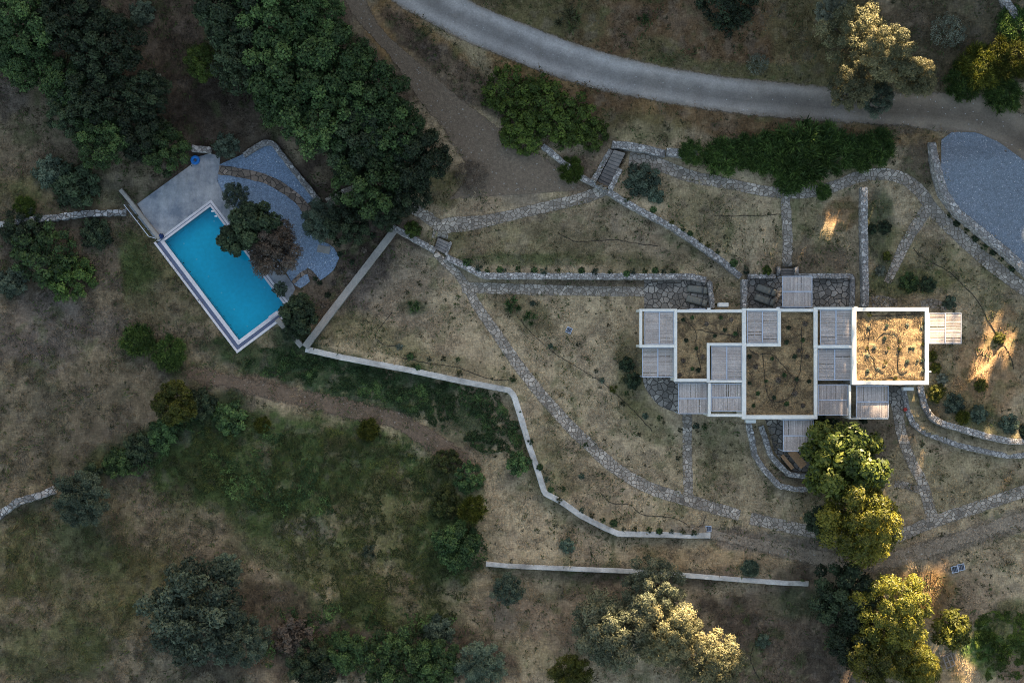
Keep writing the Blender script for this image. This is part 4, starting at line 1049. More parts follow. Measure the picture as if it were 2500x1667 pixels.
hose("dark oval hose loop in the middle of the sunlit roof", [(2140,829),(2155,812),(2175,808),(2192,815),(2195,850),(2190,905),(2205,912),(2215,905)], SZ + .1, .03)
hose("dark hose line left of the loop on the sunlit roof", [(2125,790),(2118,860),(2134,870),(2134,895),(2158,908)], SZ + .1, .03)
hose("dark hose along the lower edge of the sunlit roof", [(2092,924),(2120,920),(2150,925),(2190,915),(2240,924)], SZ + .1, .03)

# ------------------------------------------------------------ foliage
def quads(P, N, S, T=None, asp=.6):
    """leaf quads at P with normals N, size S"""
    n = len(P); r = rng.normal(size=(n, 3)) if T is None else T
    t = r - N * (r * N).sum(1)[:, None]; t /= np.linalg.norm(t, axis=1)[:, None] + 1e-9
    b = np.cross(N, t); S = np.asarray(S)[:, None]
    v = np.stack([P - t*S, P + b*S*asp, P + t*S, P - b*S*asp], 1).reshape(-1, 3)
    return v, np.arange(n*4).reshape(n, 4)
def rdir(n):
    d = rng.normal(size=(n, 3)); return d / np.linalg.norm(d, axis=1)[:, None]
def leaf_mesh(name, P, N, S, lv, cv, T=None, asp=.6):
    v, f = quads(P, N, S, T, asp); me = np_mesh(name, v, f)
    fattr(me, "leafv", np.repeat(lv, 4)); fattr(me, "clumpv", np.repeat(cv, 4)); return me
def crown(name, n_cl, per, leaf, squash=.68, rc=(.20, .36), asp=.6, spread=.80, up=.25):
    Ps = []; Ns = []; Ss = []; lv = []; cv = []
    cen = []
    tries = 0
    while len(cen) < n_cl and tries < 6000:
        tries += 1
        d = rdir(1)[0]
        if d[2] < -.45: continue
        rr = spread * (rng.random() ** .33) * (.86 + .28 * rng.random())
        c = d * rr * np.array([1, 1, squash])
        r = rc[0] + (rc[1] - rc[0]) * rng.random()
        if all(np.linalg.norm(c - q) > .72 * (r + s) for q, s, _ in cen): cen.append((c, r, rng.random()))
    for c, r, tone in cen:
        n = int(per * (r / .28) ** 2); d = rdir(n); d[:, 2] = np.where(d[:, 2] < -.5, -d[:, 2], d[:, 2])
        rad = r * (.62 + .42 * rng.random(n)) * (1 + .22 * np.sin(d[:, 0] * 7 + tone * 20) * np.cos(d[:, 1] * 6 + tone * 9))
        Ps.append(c + d * rad[:, None] * np.array([1, 1, .85])); nn = d + rdir(n) * .75 + np.array([0, 0, up]); Ns.append(nn / np.linalg.norm(nn, axis=1)[:, None])
        Ss.append(leaf * (.6 + .8 * rng.random(n))); lv.append(rng.random(n)); cv.append(np.clip(tone + .25 * rng.normal(size=n), 0, 1))
    return leaf_mesh(name, np.concatenate(Ps), np.concatenate(Ns), np.concatenate(Ss), np.concatenate(lv), np.concatenate(cv), None, asp)
def broom(name, n_cl, per, ln, squash=.55, rr_=(.22, .20)):
    Ps = []; Ns = []; Ss = []; Ts = []; lv = []; cv = []
    for k in range(n_cl):
        a = rng.random() * 6.283; rr = math.sqrt(rng.random()) * .72; c = np.array([rr*math.cos(a), rr*math.sin(a), .12 + .35*(1-rr)*rng.random()]); tone = rng.random(); r = rr_[0] + rr_[1]*rng.random()
        d = rdir(per); d[:, 2] = np.abs(d[:, 2]) * .8 + .15; d /= np.linalg.norm(d, axis=1)[:, None]
        q = rng.random(per) ** .6
        Ps.append(c + d * (r * q)[:, None] * np.array([1, 1, squash + .3])); t = d + rdir(per) * .25; Ts.append(t)
        nn = np.cross(t, rdir(per)); Ns.append(nn / np.linalg.norm(nn, axis=1)[:, None]); Ss.append(ln * (.5 + rng.random(per))); lv.append(rng.random(per)); cv.append(np.clip(tone + .2*rng.normal(size=per), 0, 1))
    return leaf_mesh(name, np.concatenate(Ps), np.concatenate(Ns), np.concatenate(Ss), np.concatenate(lv), np.concatenate(cv), np.concatenate(Ts), .16)
CR = {
 'a': crown("crown", 40, 480, .037, .68, (.17, .30), .6, .88), 'b': crown("crown", 52, 460, .035, .62, (.14, .27), .6, .90), 'c': crown("crown", 32, 500, .038, .72, (.19, .33), .6, .86),
 'o1': crown("crown", 36, 760, .033, .72, (.18, .30), .42, .80), 'o2': crown("crown", 44, 700, .032, .66, (.16, .28), .42, .84), 'o3': crown("crown", 30, 800, .034, .75, (.20, .33), .42, .80),
 'd1': crown("crown", 26, 420, .060, .70, (.22, .36), .5), 'w': crown("crown", 40, 120, .034, .6, (.16, .30), .5, .9),
 's': crown("shrub", 12, 170, .10, .62, (.30, .48), .5, .62), 's2': crown("shrub", 16, 150, .09, .55, (.24, .42), .4, .72),
 't': broom("tuft", 5, 60, .22), 'br1': broom("crown", 70, 120, .075, .55, (.13, .12)), 'br2': broom("crown", 58, 130, .085, .55, (.15, .13)),
 'g1': crown("crown", 46, 260, .046, .6, (.12, .24), .5, .9), 'g2': crown("crown", 36, 260, .052, .6, (.14, .27), .5, .88),
}
def trunk_mesh(seed):
    r = random.Random(seed); mb = MB()
    p = [(0, 0, -.1), (.05*r.uniform(-1, 1), .05*r.uniform(-1, 1), .35), (.10*r.uniform(-1, 1), .10*r.uniform(-1, 1), .7)]
    mb.tube(p, .095, 8, .06)
    for k in range(5):
        a = k*1.2566 + r.uniform(-.4, .4); q = [p[-1] if k % 2 else p[1], (p[1][0] + .25*math.cos(a), p[1][1] + .25*math.sin(a), .85), (.55*math.cos(a), .55*math.sin(a), 1.15 + .2*r.random())]
        mb.tube(q, .05, 6, .015)
    return mb.mesh("trunk", (0, 0, 0), 0, True)
TR = [trunk_mesh(k) for k in range(3)]
for m_ in list(CR.values()): m_.materials.append(L['oak'])
for m_ in TR: m_.materials.append(M['bark'])
LIT = []
def tree(px, py, rpx, kind, mat, hgt, name, label, cat="tree", group=None, flat=1.0, lit=None, squeeze=1.0):
    """px, py, rpx: centre and radius of the crown in the photo; hgt: height of the crown's middle over the ground"""
    x, y, z = Wg(px, py, hgt); g = gz(x, y); R = rpx / PXM * (H - z) / H
    t = thing(name, label, cat, (x, y, g), group)
    tr = put("trunk", TR[rng.integers(3)], None, t); tr.scale = (R * 1.0, R * 1.0, max(.35, hgt * .85)); tr.rotation_euler.z = rng.random() * 6.28
    c = put("crown", CR[kind], None, t); c.location = (0, 0, hgt); c.scale = (R * .9, R * squeeze * .9, R * flat * .9); c.rotation_euler.z = rng.random() * 6.28
    c.material_slots[0].link = 'OBJECT'; c.material_slots[0].material = L[mat]
    if lit: LIT.append((x, y, z, R, R * .68 * flat, lit))
    return t
def bush(px, py, rpx, kind, mat, name, label, cat="shrub", group=None, flat=.8, squeeze=1.0, rot=None, dz=0.0, up=None):
    hh = rpx / PXM * .35 * flat
    if up is None: x, y, z = Wg(px, py, hh); g = gz(x, y)
    else: x, y = W(px, py, up); g = up
    R = rpx / PXM * (H - g) / H
    o = put(name, CR[kind], None); o.location = (x, y, g + R * (.12 if kind[0] in 'tb' else .30) * flat + dz)
    o.scale = (R, R * squeeze, R * flat); o.rotation_euler.z = rng.random() * 6.28 if rot is None else rot
    o.material_slots[0].link = 'OBJECT'; o.material_slots[0].material = L[mat]
    return tag(o, label, cat, group)

OK = "oak_tree"
TREES = [
 # upper left wood
 (55,55,105,'a','oak',4.5,OK,"broad dark green tree filling the top left corner"),
 (175,40,100,'b','dark',4.8,OK,"dark tree at the top edge, second from the left corner"),
 (60,150,75,'c','oak',3.6,OK,"dark green tree at the left edge just below the top left corner tree"),
 (262,110,95,'a','dark',4.6,OK,"very dark tree between the top left corner and the silver shrub"),
 (165,200,72,'c','oak',3.6,OK,"fresher green tree on the left rim of the left wood above the straw slope"),
 (235,225,85,'b','dark',4.2,OK,"dark tree in the middle of the left wood"),
 (175,275,65,'a','dark',3.4,OK,"dark tree on the left rim of the left wood below the fresher green one"),
 (355,235,72,'b','dark',3.6,OK,"dark tree with pale leaf tips on the right rim of the left wood"),
 (245,340,80,'b','oak',3.4,OK,"green tree at the bottom left of the left wood"),
 (345,330,72,'c','dark',3.2,OK,"dark tree near the bottom of the left wood, left of the last one"),
 (405,365,66,'a','oak',3.0,OK,"green tree at the bottom right of the left wood nearest the swim ring"),
 # large central wood
 (560,25,100,'c','dark',5,OK,"dark tree at the top edge left of the central wood"),
 (680,40,115,'a','oak',5.5,OK,"big green tree at the top edge of the central wood"),
 (775,60,85,'b','oak',5,OK,"green tree at the top edge beside the start of the dirt track"),
 (498,150,55,'o2','bright',3,"small_tree","light green small tree sticking out on the left side of the central wood"),
 (604,150,96,'b','dark',5,OK,"dark tree on the left side of the central wood"),
 (700,170,120,'a','oak',6,OK,"large green tree in the upper middle of the central wood"),
 (820,150,105,'c','oak',5.5,OK,"green tree on the upper right of the central wood by the dirt track"),
 (690,245,82,'c','oak',4.6,OK,"green tree at the lower left of the central wood above the pool"),
 (778,280,112,'b','oak',5.8,OK,"large green tree in the heart of the central wood"),
 (900,230,100,'a','oak',5.2,OK,"green tree at the bulge of the central wood towards the dirt track"),
 (862,338,96,'a','dark',5,OK,"dark tree south of the heart of the central wood"),
 (955,310,95,'b','oak',5,OK,"green tree on the right rim of the central wood"),
 (1020,385,88,'c','dark',4.4,OK,"dark tree at the right tip of the central wood"),
 (900,440,98,'a','oak',4.6,OK,"dark green tree at the bottom of the central wood above the flagstone path"),
 (990,470,70,'b','dark',3.8,OK,"very dark tree at the lower right of the central wood"),
 (852,405,48,'c','dark',3.4,OK,"small dark tree at the lower left of the central wood"),
 (940,515,55,'o2','dark',2.6,"small_tree","small dark tree behind the corner of the diagonal concrete wall"),
 # pool side
 (552,357,38,'s2','grey',1.4,"small_tree","small rounded tree beside the tip of the gravel garden"),
 (575,478,38,'o2','grey',1.6,"small_tree","round small tree on the pool deck edge"),
 (618,550,66,'d1','dark',3.2,"dark_tree","dark glossy tree leaning over the pool"),
 (572,585,46,'d1','dark',2.6,"dark_tree","dark leafy tree reaching furthest over the pool water"),
 (665,605,80,'o3','brown',2.4,"dry_tree","brown dried out tree beside the pool"),
 (785,540,58,'o1','grey',2.4,"small_tree","grey green tree to the right of the blue gravel garden"),
 (850,545,62,'a','dark',2.8,OK,"dark tree between the blue gravel garden and the diagonal wall"),
 (684,706,22,'s2','grey',.9,"small_tree","tiny tree at the right pool edge"),
 (728,765,52,'d1','dark',2.0,"dark_tree","dark tree at the lower right corner of the pool"),
 (712,810,30,'o1','dark',1.4,"small_tree","small dark tree under the lower right corner of the pool"),
 # lower left
 (425,985,62,'c','yellow',2.4,"round_tree","round yellowish green tree in the open field on the left"),
 (200,1218,78,'o1','grey',2.4,"olive_tree","grey green tree over the lower left stone wall"),
 (485,1490,142,'b','grey',3.6,"olive_tree","large grey green tree at the lower left"),
 (590,1565,80,'o2','grey',3.0,"olive_tree","grey tree leaning on the right of the large lower left tree"),
 (555,1385,42,'o1','grey',2.0,"olive_tree","small grey green tree above the large lower left tree"),
 (1155,1240,48,'br2','yellow',1.6,"round_tree","round yellow green tree at the edge of the thicket"),
 (1265,1130,36,'s2','oak',1.2,"small_tree","round dark green small tree outside the pale terrace wall"),
 (1115,1330,66,'c','oak',1.6,OK,"dark tree left of the start of the long low wall"),
 (845,1590,58,'c','oak',2.6,OK,"fresh green tree at the bottom left of the bottom thicket"),
 (760,1625,66,'a','dark',2.6,OK,"dark tree at the bottom edge right of the grey tree"),
 (960,1610,88,'b','oak',2.8,OK,"wide green tree at the bottom edge in the middle"),
 (1060,1620,70,'a','oak',2.6,OK,"green tree at the bottom edge left of the grey green pair"),
 (1175,1625,70,'o1','grey',2.6,"olive_tree","grey green tree at the bottom edge"),
 (1240,1440,46,'o2','grey',2.0,"olive_tree","pale grey green tree under the left part of the long low wall"),
 (1395,1650,62,'o1','yellow',2.4,"olive_tree","yellowish tree at the bottom edge left of the big olive"),
]
for t_ in TREES: tree(*t_)
LTREES = [
 (1600,1438,96,'o2','oliveshade',3.6,"olive_tree","olive tree growing across the long low wall", .12),
 (1488,1542,108,'o3','oliveshade',3.8,"olive_tree","olive tree with pale shaded foliage at the left of the bottom group", .10),
 (1628,1548,92,'o3','olive',4.4,"olive_tree","large sunlit olive in the middle of the bottom group", .5),
 (1665,1530,52,'o1','olive',3.8,"olive_tree","small bright olive at the upper right of the bottom group", .7),
 (1738,1612,90,'o1','olive',4.0,"olive_tree","golden lit olive at the bottom edge right of the group", .8),
 (2055,1128,112,'d1','leafy',4.6,"leafy_tree","big glossy leafy tree hiding part of the table below the house", .22),
 (2102,1275,120,'o3','citrus',4.6,"leafy_tree","big golden lit tree standing over the flagstone path", .62),
 (2015,1275,52,'d1','dark',3.0,"leafy_tree","dark side of the trees over the flagstone path", None),
 (2060,1455,92,'a','dark',3.2,OK,"dark shaded tree at the end of the long low wall", None),
 (2085,1570,72,'c','dark',2.8,OK,"dark shaded tree left of the bright tree at the bottom right", .35),
 (2178,1495,112,'o2','citrus',4.4,"leafy_tree","bright sunlit tree beside the orange sunlit ground", .8),
 (2145,1600,88,'o1','citrus',3.6,"leafy_tree","half lit tree below the bright tree at the bottom right", .8),
 (2240,1628,70,'o3','citrus',3.2,"leafy_tree","bright tree at the bottom edge left of the pallet", 1.0),
 (2325,1537,58,'s2','yellow',1.6,"small_tree","pale sunlit round small tree above the pallet", 1.0),
 (2085,95,98,'o2','olive',4.6,"olive_tree","grey and gold olive at the top right, upper part", .5),
 (2170,130,80,'o1','olive',7.6,"olive_tree","sunlit olive at the top right, right of the upper one", .65),
 (2235,185,62,'o3','olive',4.4,"olive_tree","golden olive at the top right, the outermost towards the yellow bush", 1.0),
 (2075,212,66,'o1','olive',5.8,"olive_tree","shaded grey olive overhanging the road", .35),
 (2140,240,52,'o2','grey',1.9,"olive_tree","dark olive reaching furthest over the road", None),
 (2030,30,50,'o2','silver',3.0,"olive_tree","grey leafed tree at the top edge above the olives", None),
]
for q in LTREES: tree(*q[:8], lit=q[8])

BUSH = [
 # broom and bush masses
 (1235,225,66,'g1','bright',"green_bush","bright green bush at the left of the bush row between track and road"),
 (1315,262,88,'g1','bright',"green_bush","largest bright green bush between the dirt track and the road"),
 (1280,320,60,'g2','bright',"green_bush","bright green bush nearest the dirt track"),
 (1395,300,72,'g1','bright',"green_bush","bright green bush at the right end of the bush row"),
 (1445,325,45,'g2','bright',"green_bush","small bright bush above the long stair"),
 (1393,415,40,'br1','bright',"green_bush","bright bush below the short wall left of the long stair"),
 (1568,440,46,'s2','grey',"green_bush","rounded grey green bush right of the long stair"),
 (1600,478,24,'s','grey',"green_bush","small grey bush at the foot of the rounded grey green bush"),
 (1762,385,58,'br2','broom',"broom_bush","dark green broom bush at the left of the row under the road"),
 (1880,375,72,'br1','broom',"broom_bush","dark green broom bush second from the left under the road"),
 (1960,372,98,'br2','broom',"broom_bush","largest dark green broom bush under the road"),
 (2050,372,66,'br1','broom',"broom_bush","dark green broom bush right of the largest one"),
 (2145,360,56,'br2','broom',"broom_bush","dark broom bush at the right end of the row under the road"),
 (1825,372,60,'br1','broom',"broom_bush","dark green broom bush between the second and the large one under the road"),
 (2010,345,60,'br2','broom',"broom_bush","dark green broom bush nearest the road edge in the row"),
 (2100,375,56,'br1','broom',"broom_bush","dark green broom bush near the right end of the row under the road"),
 (1690,372,40,'br1','broom',"broom_bush","small dark broom bush against the end of the pale wall block"),
 (1930,435,52,'br1','broom',"broom_bush","dark broom bush hanging over the narrow path junction"),
 (2010,468,26,'br2','broom',"broom_bush","small dark bush on the edge of the upper stone path"),
 (2395,165,70,'br2','yellow',"broom_bush","yellow green broom bush at the right below the top right wall"),
 (2465,140,72,'br1','yellow',"broom_bush","yellow green broom bush at the right edge"),
 (2350,200,60,'br1','broom',"broom_bush","dark green broom bush left of the yellow one"),
 (2450,230,60,'br2','broom',"broom_bush","dark green broom bush at the right edge below the yellow one"),
 (2480,60,58,'br1','broom',"broom_bush","dark broom bush in the top right corner"),
 (2315,75,44,'w','silver',"silver_bush","silvery dry bush between the olives and the top right corner"),
 (1850,155,28,'w','silver',"silver_bush","small white flowered bush on the bank above the road"),
 (346,33,34,'s2','grey',"silver_bush","silvery small bush at the top edge between the two woods"),
 (372,208,34,'s2','silver',"silver_bush","silver tipped bush on top of the right rim of the left wood"),
 (1780,8,80,'g1','dark',"broom_bush","dark bush at the top edge above the road"),
 (1390,50,40,'t','weed',"green_bush","grey green scrub bush at the top edge above the road"),
 (1572,48,18,'t','oak',"green_bush","tiny dark bush alone on the red bank above the road"),
 (1150,430,42,'w','brown',"dry_bush","brownish bush at the right foot of the central wood"),
 (1008,560,22,'s2','bright',"green_bush","small bright bush behind the short stone wall near the small stair"),
 # left field
 (115,625,88,'g1','oak',"green_bush","big dark bush under the dry stone wall at the left"),
 (60,560,60,'g2','dark',"green_bush","dark bush at the left edge just below the dry stone wall"),
 (170,680,62,'g2','broom',"green_bush","dark green bush at the lower right of the big dark bush"),
 (30,690,40,'s2','grey',"green_bush","grey bush at the left edge below the big dark bush"),
 (235,570,42,'s2','dark',"green_bush","dark bush near the dry stone wall below its right end"),
 (60,505,34,'br1','bright',"green_bush","light green bush above the left end of the dry stone wall"),
 (185,455,60,'s2','dark',"green_bush","low dark bush on the slope above the dry stone wall"),
 (120,420,42,'s2','grey',"green_bush","greyish low bush on the straw slope above the dry stone wall"),
 (335,832,52,'br2','broom',"green_bush","left half of the low green bush in the open field"),
 (412,862,54,'br1','broom',"green_bush","right half of the low green bush in the open field"),
 (640,1036,26,'br1','yellow',"green_bush","small yellow green bush at the upper edge of the thicket"),
 (900,1048,34,'br2','yellow',"green_bush","yellow green bush at the upper edge of the thicket in the middle"),
 (490,985,40,'s2','dark',"green_bush","dark bush right of the round tree in the field"),
 (395,1060,40,'s2','oak',"green_bush","green bush of the hedge below the round tree"),
 (340,1095,40,'s2','dark',"green_bush","dark bush of the hedge, second below the round tree"),
 (285,1130,38,'s2','oak',"green_bush","green bush of the hedge next to the grey green tree"),
 (225,1155,28,'s','dark',"green_bush","small dark bush at the lower end of the hedge"),
 (560,1020,45,'s2','oak',"green_bush","green bush at the upper left edge of the thicket"),
 (1090,1130,36,'g2','thicket',"green_bush","green bush at the upper right edge of the thicket"),
 (1145,1165,40,'g2','oak',"green_bush","dark bush above the yellow green round tree"),
 (1090,1230,40,'g2','thicket',"green_bush","green bush left of the yellow green round tree"),
 (720,1560,52,'s2','brown',"dry_bush","brownish bush at the bottom left of the bottom thicket"),
 (900,1345,22,'t','grey',"green_bush","dark bush with bare twigs in the middle of the thicket"),
 (1070,1540,40,'s2','grey',"green_bush","pale bush above the green trees at the bottom edge"),
 (1830,1387,28,'br2','grey',"green_bush","grey green bush on the long low wall"),
 (1385,1332,20,'s2','grey',"green_bush","small grey bush outside the bend of the terrace wall"),
 (1862,1563,21,'s','grey',"green_bush","round sapling alone on the brown ground at the bottom"),
 (2318,738,20,'s','grey',"green_bush","dark round bush above the sunlit pergola"),
 (2290,960,26,'s2','yellow',"green_bush","yellow green bush at the lower right house corner"),
 (2330,985,28,'s2','grey',"green_bush","grey green bush right of the lower right house corner"),
 (2350,1020,22,'br2','yellow',"green_bush","bright yellow green bush above the sunlit stone wall"),
 (2440,825,16,'s2','yellow',"green_bush","small sunlit bush on the slope right of the sunlit pergola"),
 (2395,940,18,'s2','yellow',"green_bush","small bush on the sunlit patch of the slope"),
 (2390,1010,24,'s2','grey',"green_bush","dark green bush on the slope above the right stone wall"),
 (2465,1035,26,'s2','grey',"green_bush","grey bush near the right edge above the right stone wall"),
 (2500,1055,20,'s2','dark',"green_bush","dark bush at the right edge above the right stone wall"),
 (2275,870,15,'s2','yellow',"green_bush","small yellowish bush against the right wall of the house, the upper one"),
 (2285,898,15,'s2','yellow',"green_bush","small yellowish bush against the right wall of the house, the lower one"),
 (2300,925,16,'s2','silver',"green_bush","silvery bush against the right wall of the house below the yellowish ones"),
 (2160,555,18,'s2','dark',"green_bush","dark bush right of the upright stone wall, beside the path branch"),
 (2130,560,14,'s','dark',"green_bush","small dark bush touching the upright stone wall near its middle"),
 (2165,625,13,'s','yellow',"green_bush","bright small bush right of the upright stone wall"),
 (2150,660,15,'s2','silver',"green_bush","silvery small bush right of the upright stone wall"),
 (2220,690,26,'s2','oak',"green_bush","green bush on the planted slope below the path branch"),
 (2265,695,22,'s2','dark',"green_bush","dark green bush on the planted slope, the right one"),
 (1873,660,14,'s','bright',"green_bush","bright small bush left of the small stair above the house"),
 (1825,662,16,'t','grey',"green_bush","spiky pale plant at the end of the diagonal wall"),
 (1497,950,13,'t','yellow',"green_bush","yellowish tuft on the lawn left of the round terrace"),
 (1530,890,20,'s2','dark',"green_bush","dark bush left of the far left pergola, the upper one"),
 (1545,930,22,'s2','dark',"green_bush","dark bush left of the round paved terrace"),
 (2110,1025,11,'s','dark',"green_bush","dark small round bush left of the right path near the house"),
 (1985,1060,58,'d1','dark',"green_bush","dark shaded bush under the middle roof beside the leafy tree"),
 (975,845,10,'s','silver',"green_bush","tiny silvery bush on the lawn near the pale terrace wall"),
 (1012,748,20,'t','oak',"green_bush","dark green weed patch in the middle of the lawn by the diagonal wall"),
 (1250,745,26,'t','oak',"green_bush","green weed patch right of the forking stone path"),
 (1293,775,22,'t','oak',"green_bush","green weed patch near the start of the lawn hose"),
 (2450,1590,30,'t','bright',"green_bush","patch of bright green weeds at the lower right edge"),
 (2420,1560,24,'t','bright',"green_bush","patch of bright green weeds above the lower right edge one"),
]
for b in BUSH:
    o = bush(*b)
    if b[6] in ("yellow green broom bush at the right below the top right wall", "yellow green broom bush at the right edge", "yellow green bush at the lower right house corner", "bright yellow green bush above the sunlit stone wall"):
        LIT.append((o.location.x, o.location.y, o.location.z + .3, b[2] / PXM, b[2] / PXM * .4, .5))
# rows of small plants
def row(lst, kind_mats, name, label, group, up=None, r=(3, 8)):
    for i, p in enumerate(lst):
        k, m = kind_mats[i % len(kind_mats)]
        bush(p[0], p[1], p[2] * (.72 if up else 1) if len(p) > 2 else r[0] + (r[1]-r[0])*rng.random(), k, m, name, label, "plant", group, up=up)
row([(1010,892),(1020,897,8),(1120,918),(1122,910,10),(1252,925,11),(1270,1005),(1278,1050),(1288,1075,9),(1296,1078,10),(1318,1140,9),(1335,1170,9),(1366,1220,10),(1375,1193,9),(1345,1195,8),(1420,1245,9),(1445,1258,9),(1472,1269,9),(1498,1277,11),(1522,1290,7),(1550,1291,9),(1585,1292,10),(1610,1296,9),(1640,1297,8),(1667,1297,9),(1695,1300,10),(1002,870,10),(1048,877,8),(1083,875,9),(1118,877,8)],
    [('t','oak'),('s2','oak'),('t','grey'),('t','weed')], "low_plant", "low plant growing on the inner edge of the pale bent terrace wall", "plants along the terrace wall")
row([(1140,640,11),(1168,655,12),(1190,660,9),(1220,658,9),(1232,660,8),(1265,657,10),(1305,660,9),(1328,662,12),(1362,660,8),(1420,660,9),(1452,663,11),(1490,664,9),(1530,668,9),(1545,663,10),(1575,662,9),(1600,660,9),(1620,662,9),(1643,664,8)],
    [('s2','oak'),('t','grey'),('t','oak')], "low_plant", "low plant in the row just above the long straight stone wall", "plants above the long straight wall")
row([(1530,488,9),(1595,512,9),(1640,542,9),(1668,560,8),(1685,570,8),(1728,598,9),(1752,615,8),(1790,642,12),(1710,588,7),(1555,515,8)],
    [('t','oak'),('s2','oak'),('t','yellow')], "low_plant", "low plant in the row along the upper side of the long diagonal wall", "plants along the diagonal wall")
row([(2318,525,9),(2336,545,10),(2360,562,10),(2382,582,10),(2404,604,11),(2425,615,10),(2445,632,9),(2472,655,10),(2305,490,9),(2290,450,10),(2282,420,8)],
    [('t','oak'),('s2','dark')], "low_plant", "dark low plant in the row along the foot of the parking wall", "plants along the parking wall")
row([(925,555),(890,610,9),(860,640,8),(835,660,10),(800,720,9),(815,690,8),(780,690,8),(845,690,9),(830,620,8),(870,660,10),(910,575,9),(790,745,9),(770,680,8)],
    [('s','dark'),('s','brown')], "low_plant", "dark round plant in the bare bed beside the diagonal concrete wall", "plants in the bare bed")
row([(1455,905),(1470,928,8),(1530,960,8),(1520,985,9),(1575,1015,9),(1610,1020,9),(1660,1050,8),(1700,1040,9),(1720,1042,9),(1655,1118,8),(1420,1162,9),(1430,1085,8),(1560,1060,7),(1345,845,8),(1355,850,7),(1410,840,8),(1300,740,8),(1860,740,0.1)][:-1],
    [('t','dark'),('s','grey'),('t','oak')], "weed_tuft", "small dark weed tuft scattered on the dry lawn left of the house", "weed tufts on the lawn")
# plants on the earth roofs
row([(2215,793,7),(2195,832,7),(2160,825,8),(2120,800,8),(2116,850,8),(2230,850,6),(2135,848,8),(2196,852,8),(2215,882,8),(2117,868,9),(2161,885,10),(2118,905,8),(2143,900,7),(2253,840,8),(2252,880,8),(2254,905,9),(2168,850,8),(2222,850,7),(2250,800,7),(2255,790,7),(2165,795,7),(2240,880,6)],
    [('s','silver'),('t','yellow'),('s','grey')], "roof_plant", "small plant on the sunlit earth roof casting a long shadow", "plants on the sunlit roof", SZ + .12)
row([(2122,768,12),(2185,924,10)], [('t','yellow')], "roof_plant", "bright yellow green tuft at an edge of the sunlit earth roof", "bright tufts on the sunlit roof", SZ + .14)
row([(1830,870,9),(1845,895,9),(1885,875,8),(1940,870,10),(1950,855,8),(1915,915,9),(1945,925,9),(1900,928,11),(1850,960,9),(1890,970,9),(1940,960,11),(1920,985,10),(1975,930,9),(1960,990,9),(1840,990,8),(1925,800,9),(1965,790,10),(1960,830,9),(1920,835,10),(1970,870,8),(1870,930,8),(1830,935,8)],
    [('s','dark'),('s2','brown'),('s','oak')], "roof_plant", "small dark plant on the middle earth roof", "plants on the middle roof", SZ + .02)
row([(1668,780,9),(1690,775,8),(1725,790,9),(1770,805,9),(1795,815,10),(1785,780,8),(1675,830,9),(1700,850,8),(1668,880,9),(1705,903,10),(1690,900,8),(1715,870,8),(1745,820,8),(1760,775,8),(1660,915,8)],
    [('s','dark'),('s','oak'),('s2','brown')], "roof_plant", "small dark plant on the left earth roof", "plants on the left roof", SZ + .02)

# ------------------------------------------------------------ grass and undergrowth nobody could count
def scatter_blades(name, n, box, hgt, wid, thr, mat, seed, dens=None, mul=(.78, 1.25), green=None):
    r = np.random.default_rng(seed)
    x = r.uniform(box[0], box[2], n); y = r.uniform(box[1], box[3], n)
    keep = fbm(x, y, 1.3, seed, 4) + .25 * (fbm(x, y, 6, seed + 5, 3) - .5) > thr
    for poly in MASKS: keep &= ~in_poly(x, y, poly)
    for pts, hw in LINES:
        d, _, _, _ = seg_dist(x, y, pts); keep &= d > hw
    if dens is not None: keep &= r.random(n) < dens(x, y)
    x = x[keep]; y = y[keep]; n = len(x); g = G(x, y)
    a = r.uniform(0, 6.283, n) + 0 * x; la = fbm(x, y, 2.5, seed + 9, 2) * 12; a = np.where(r.random(n) < .6, la, a)
    h = hgt * (.45 + .9 * r.random(n)); ln = h * r.uniform(.5, 1.3, n)
    dx, dy = np.cos(a), np.sin(a); w = wid * (.6 + .8 * r.random(n))
    p0 = np.stack([x - dy*w, y + dx*w, g - .01], 1); p1 = np.stack([x + dy*w, y - dx*w, g - .01], 1); p2 = np.stack([x + dx*ln, y + dy*ln, g + h], 1)
    me = np_mesh(name, np.stack([p0, p1, p2], 1).reshape(-1, 3), np.arange(n*3).reshape(n, 3))
    c = ground_col(x, y) * (mul[0] + (mul[1] - mul[0]) * r.random(n) ** 1.5)[:, None]
    if green is not None:
        k = (r.random(n) < green[0])[:, None]; c = np.where(k, np.array(green[1]) * (.6 + .9 * r.random(n))[:, None], c)
    cattr(me, "col", np.repeat(c, 3, 0))
    return put(name, me, mat)
def pw(*pp): return [tuple(w0(*p)) for p in pp]
MASKS = [pw((1556,749),(2272,749),(2272,1028),(1556,1028)), pw((1573,683),(1740,683),(1740,752),(1573,752)), pw((1824,672),(2082,672),(2082,752),(1824,752)),
         pw((330,498),(456,408),(512,374),(586,378),(660,348),(770,487),(757,571),(829,628),(783,685),(735,704),(700,745),(690,785),(583,862),(380,592)),
         pw((2298,342),(2386,322),(2500,392),(2540,420),(2540,690),(2386,552),(2308,470)), pw((1570,915),(1660,915),(1660,1006),(1605,988)), pw((1866,1018),(1990,1018),(1990,1152),(1940,1152))]
ROADC = [(900,-60),(1040,0),(1120,40),(1257,100),(1380,148),(1590,203),(1736,227),(1900,245),(2000,253),(2160,266),(2290,270),(2400,292),(2510,350)]
LINES = [(pw(*ROADC), 1.7), (pw((860,-20),(890,50),(955,115),(1020,190),(1090,265),(1150,320),(1230,390),(1300,440)), 1.5),
         (pw((1190,400),(1290,450)), 2.6)]
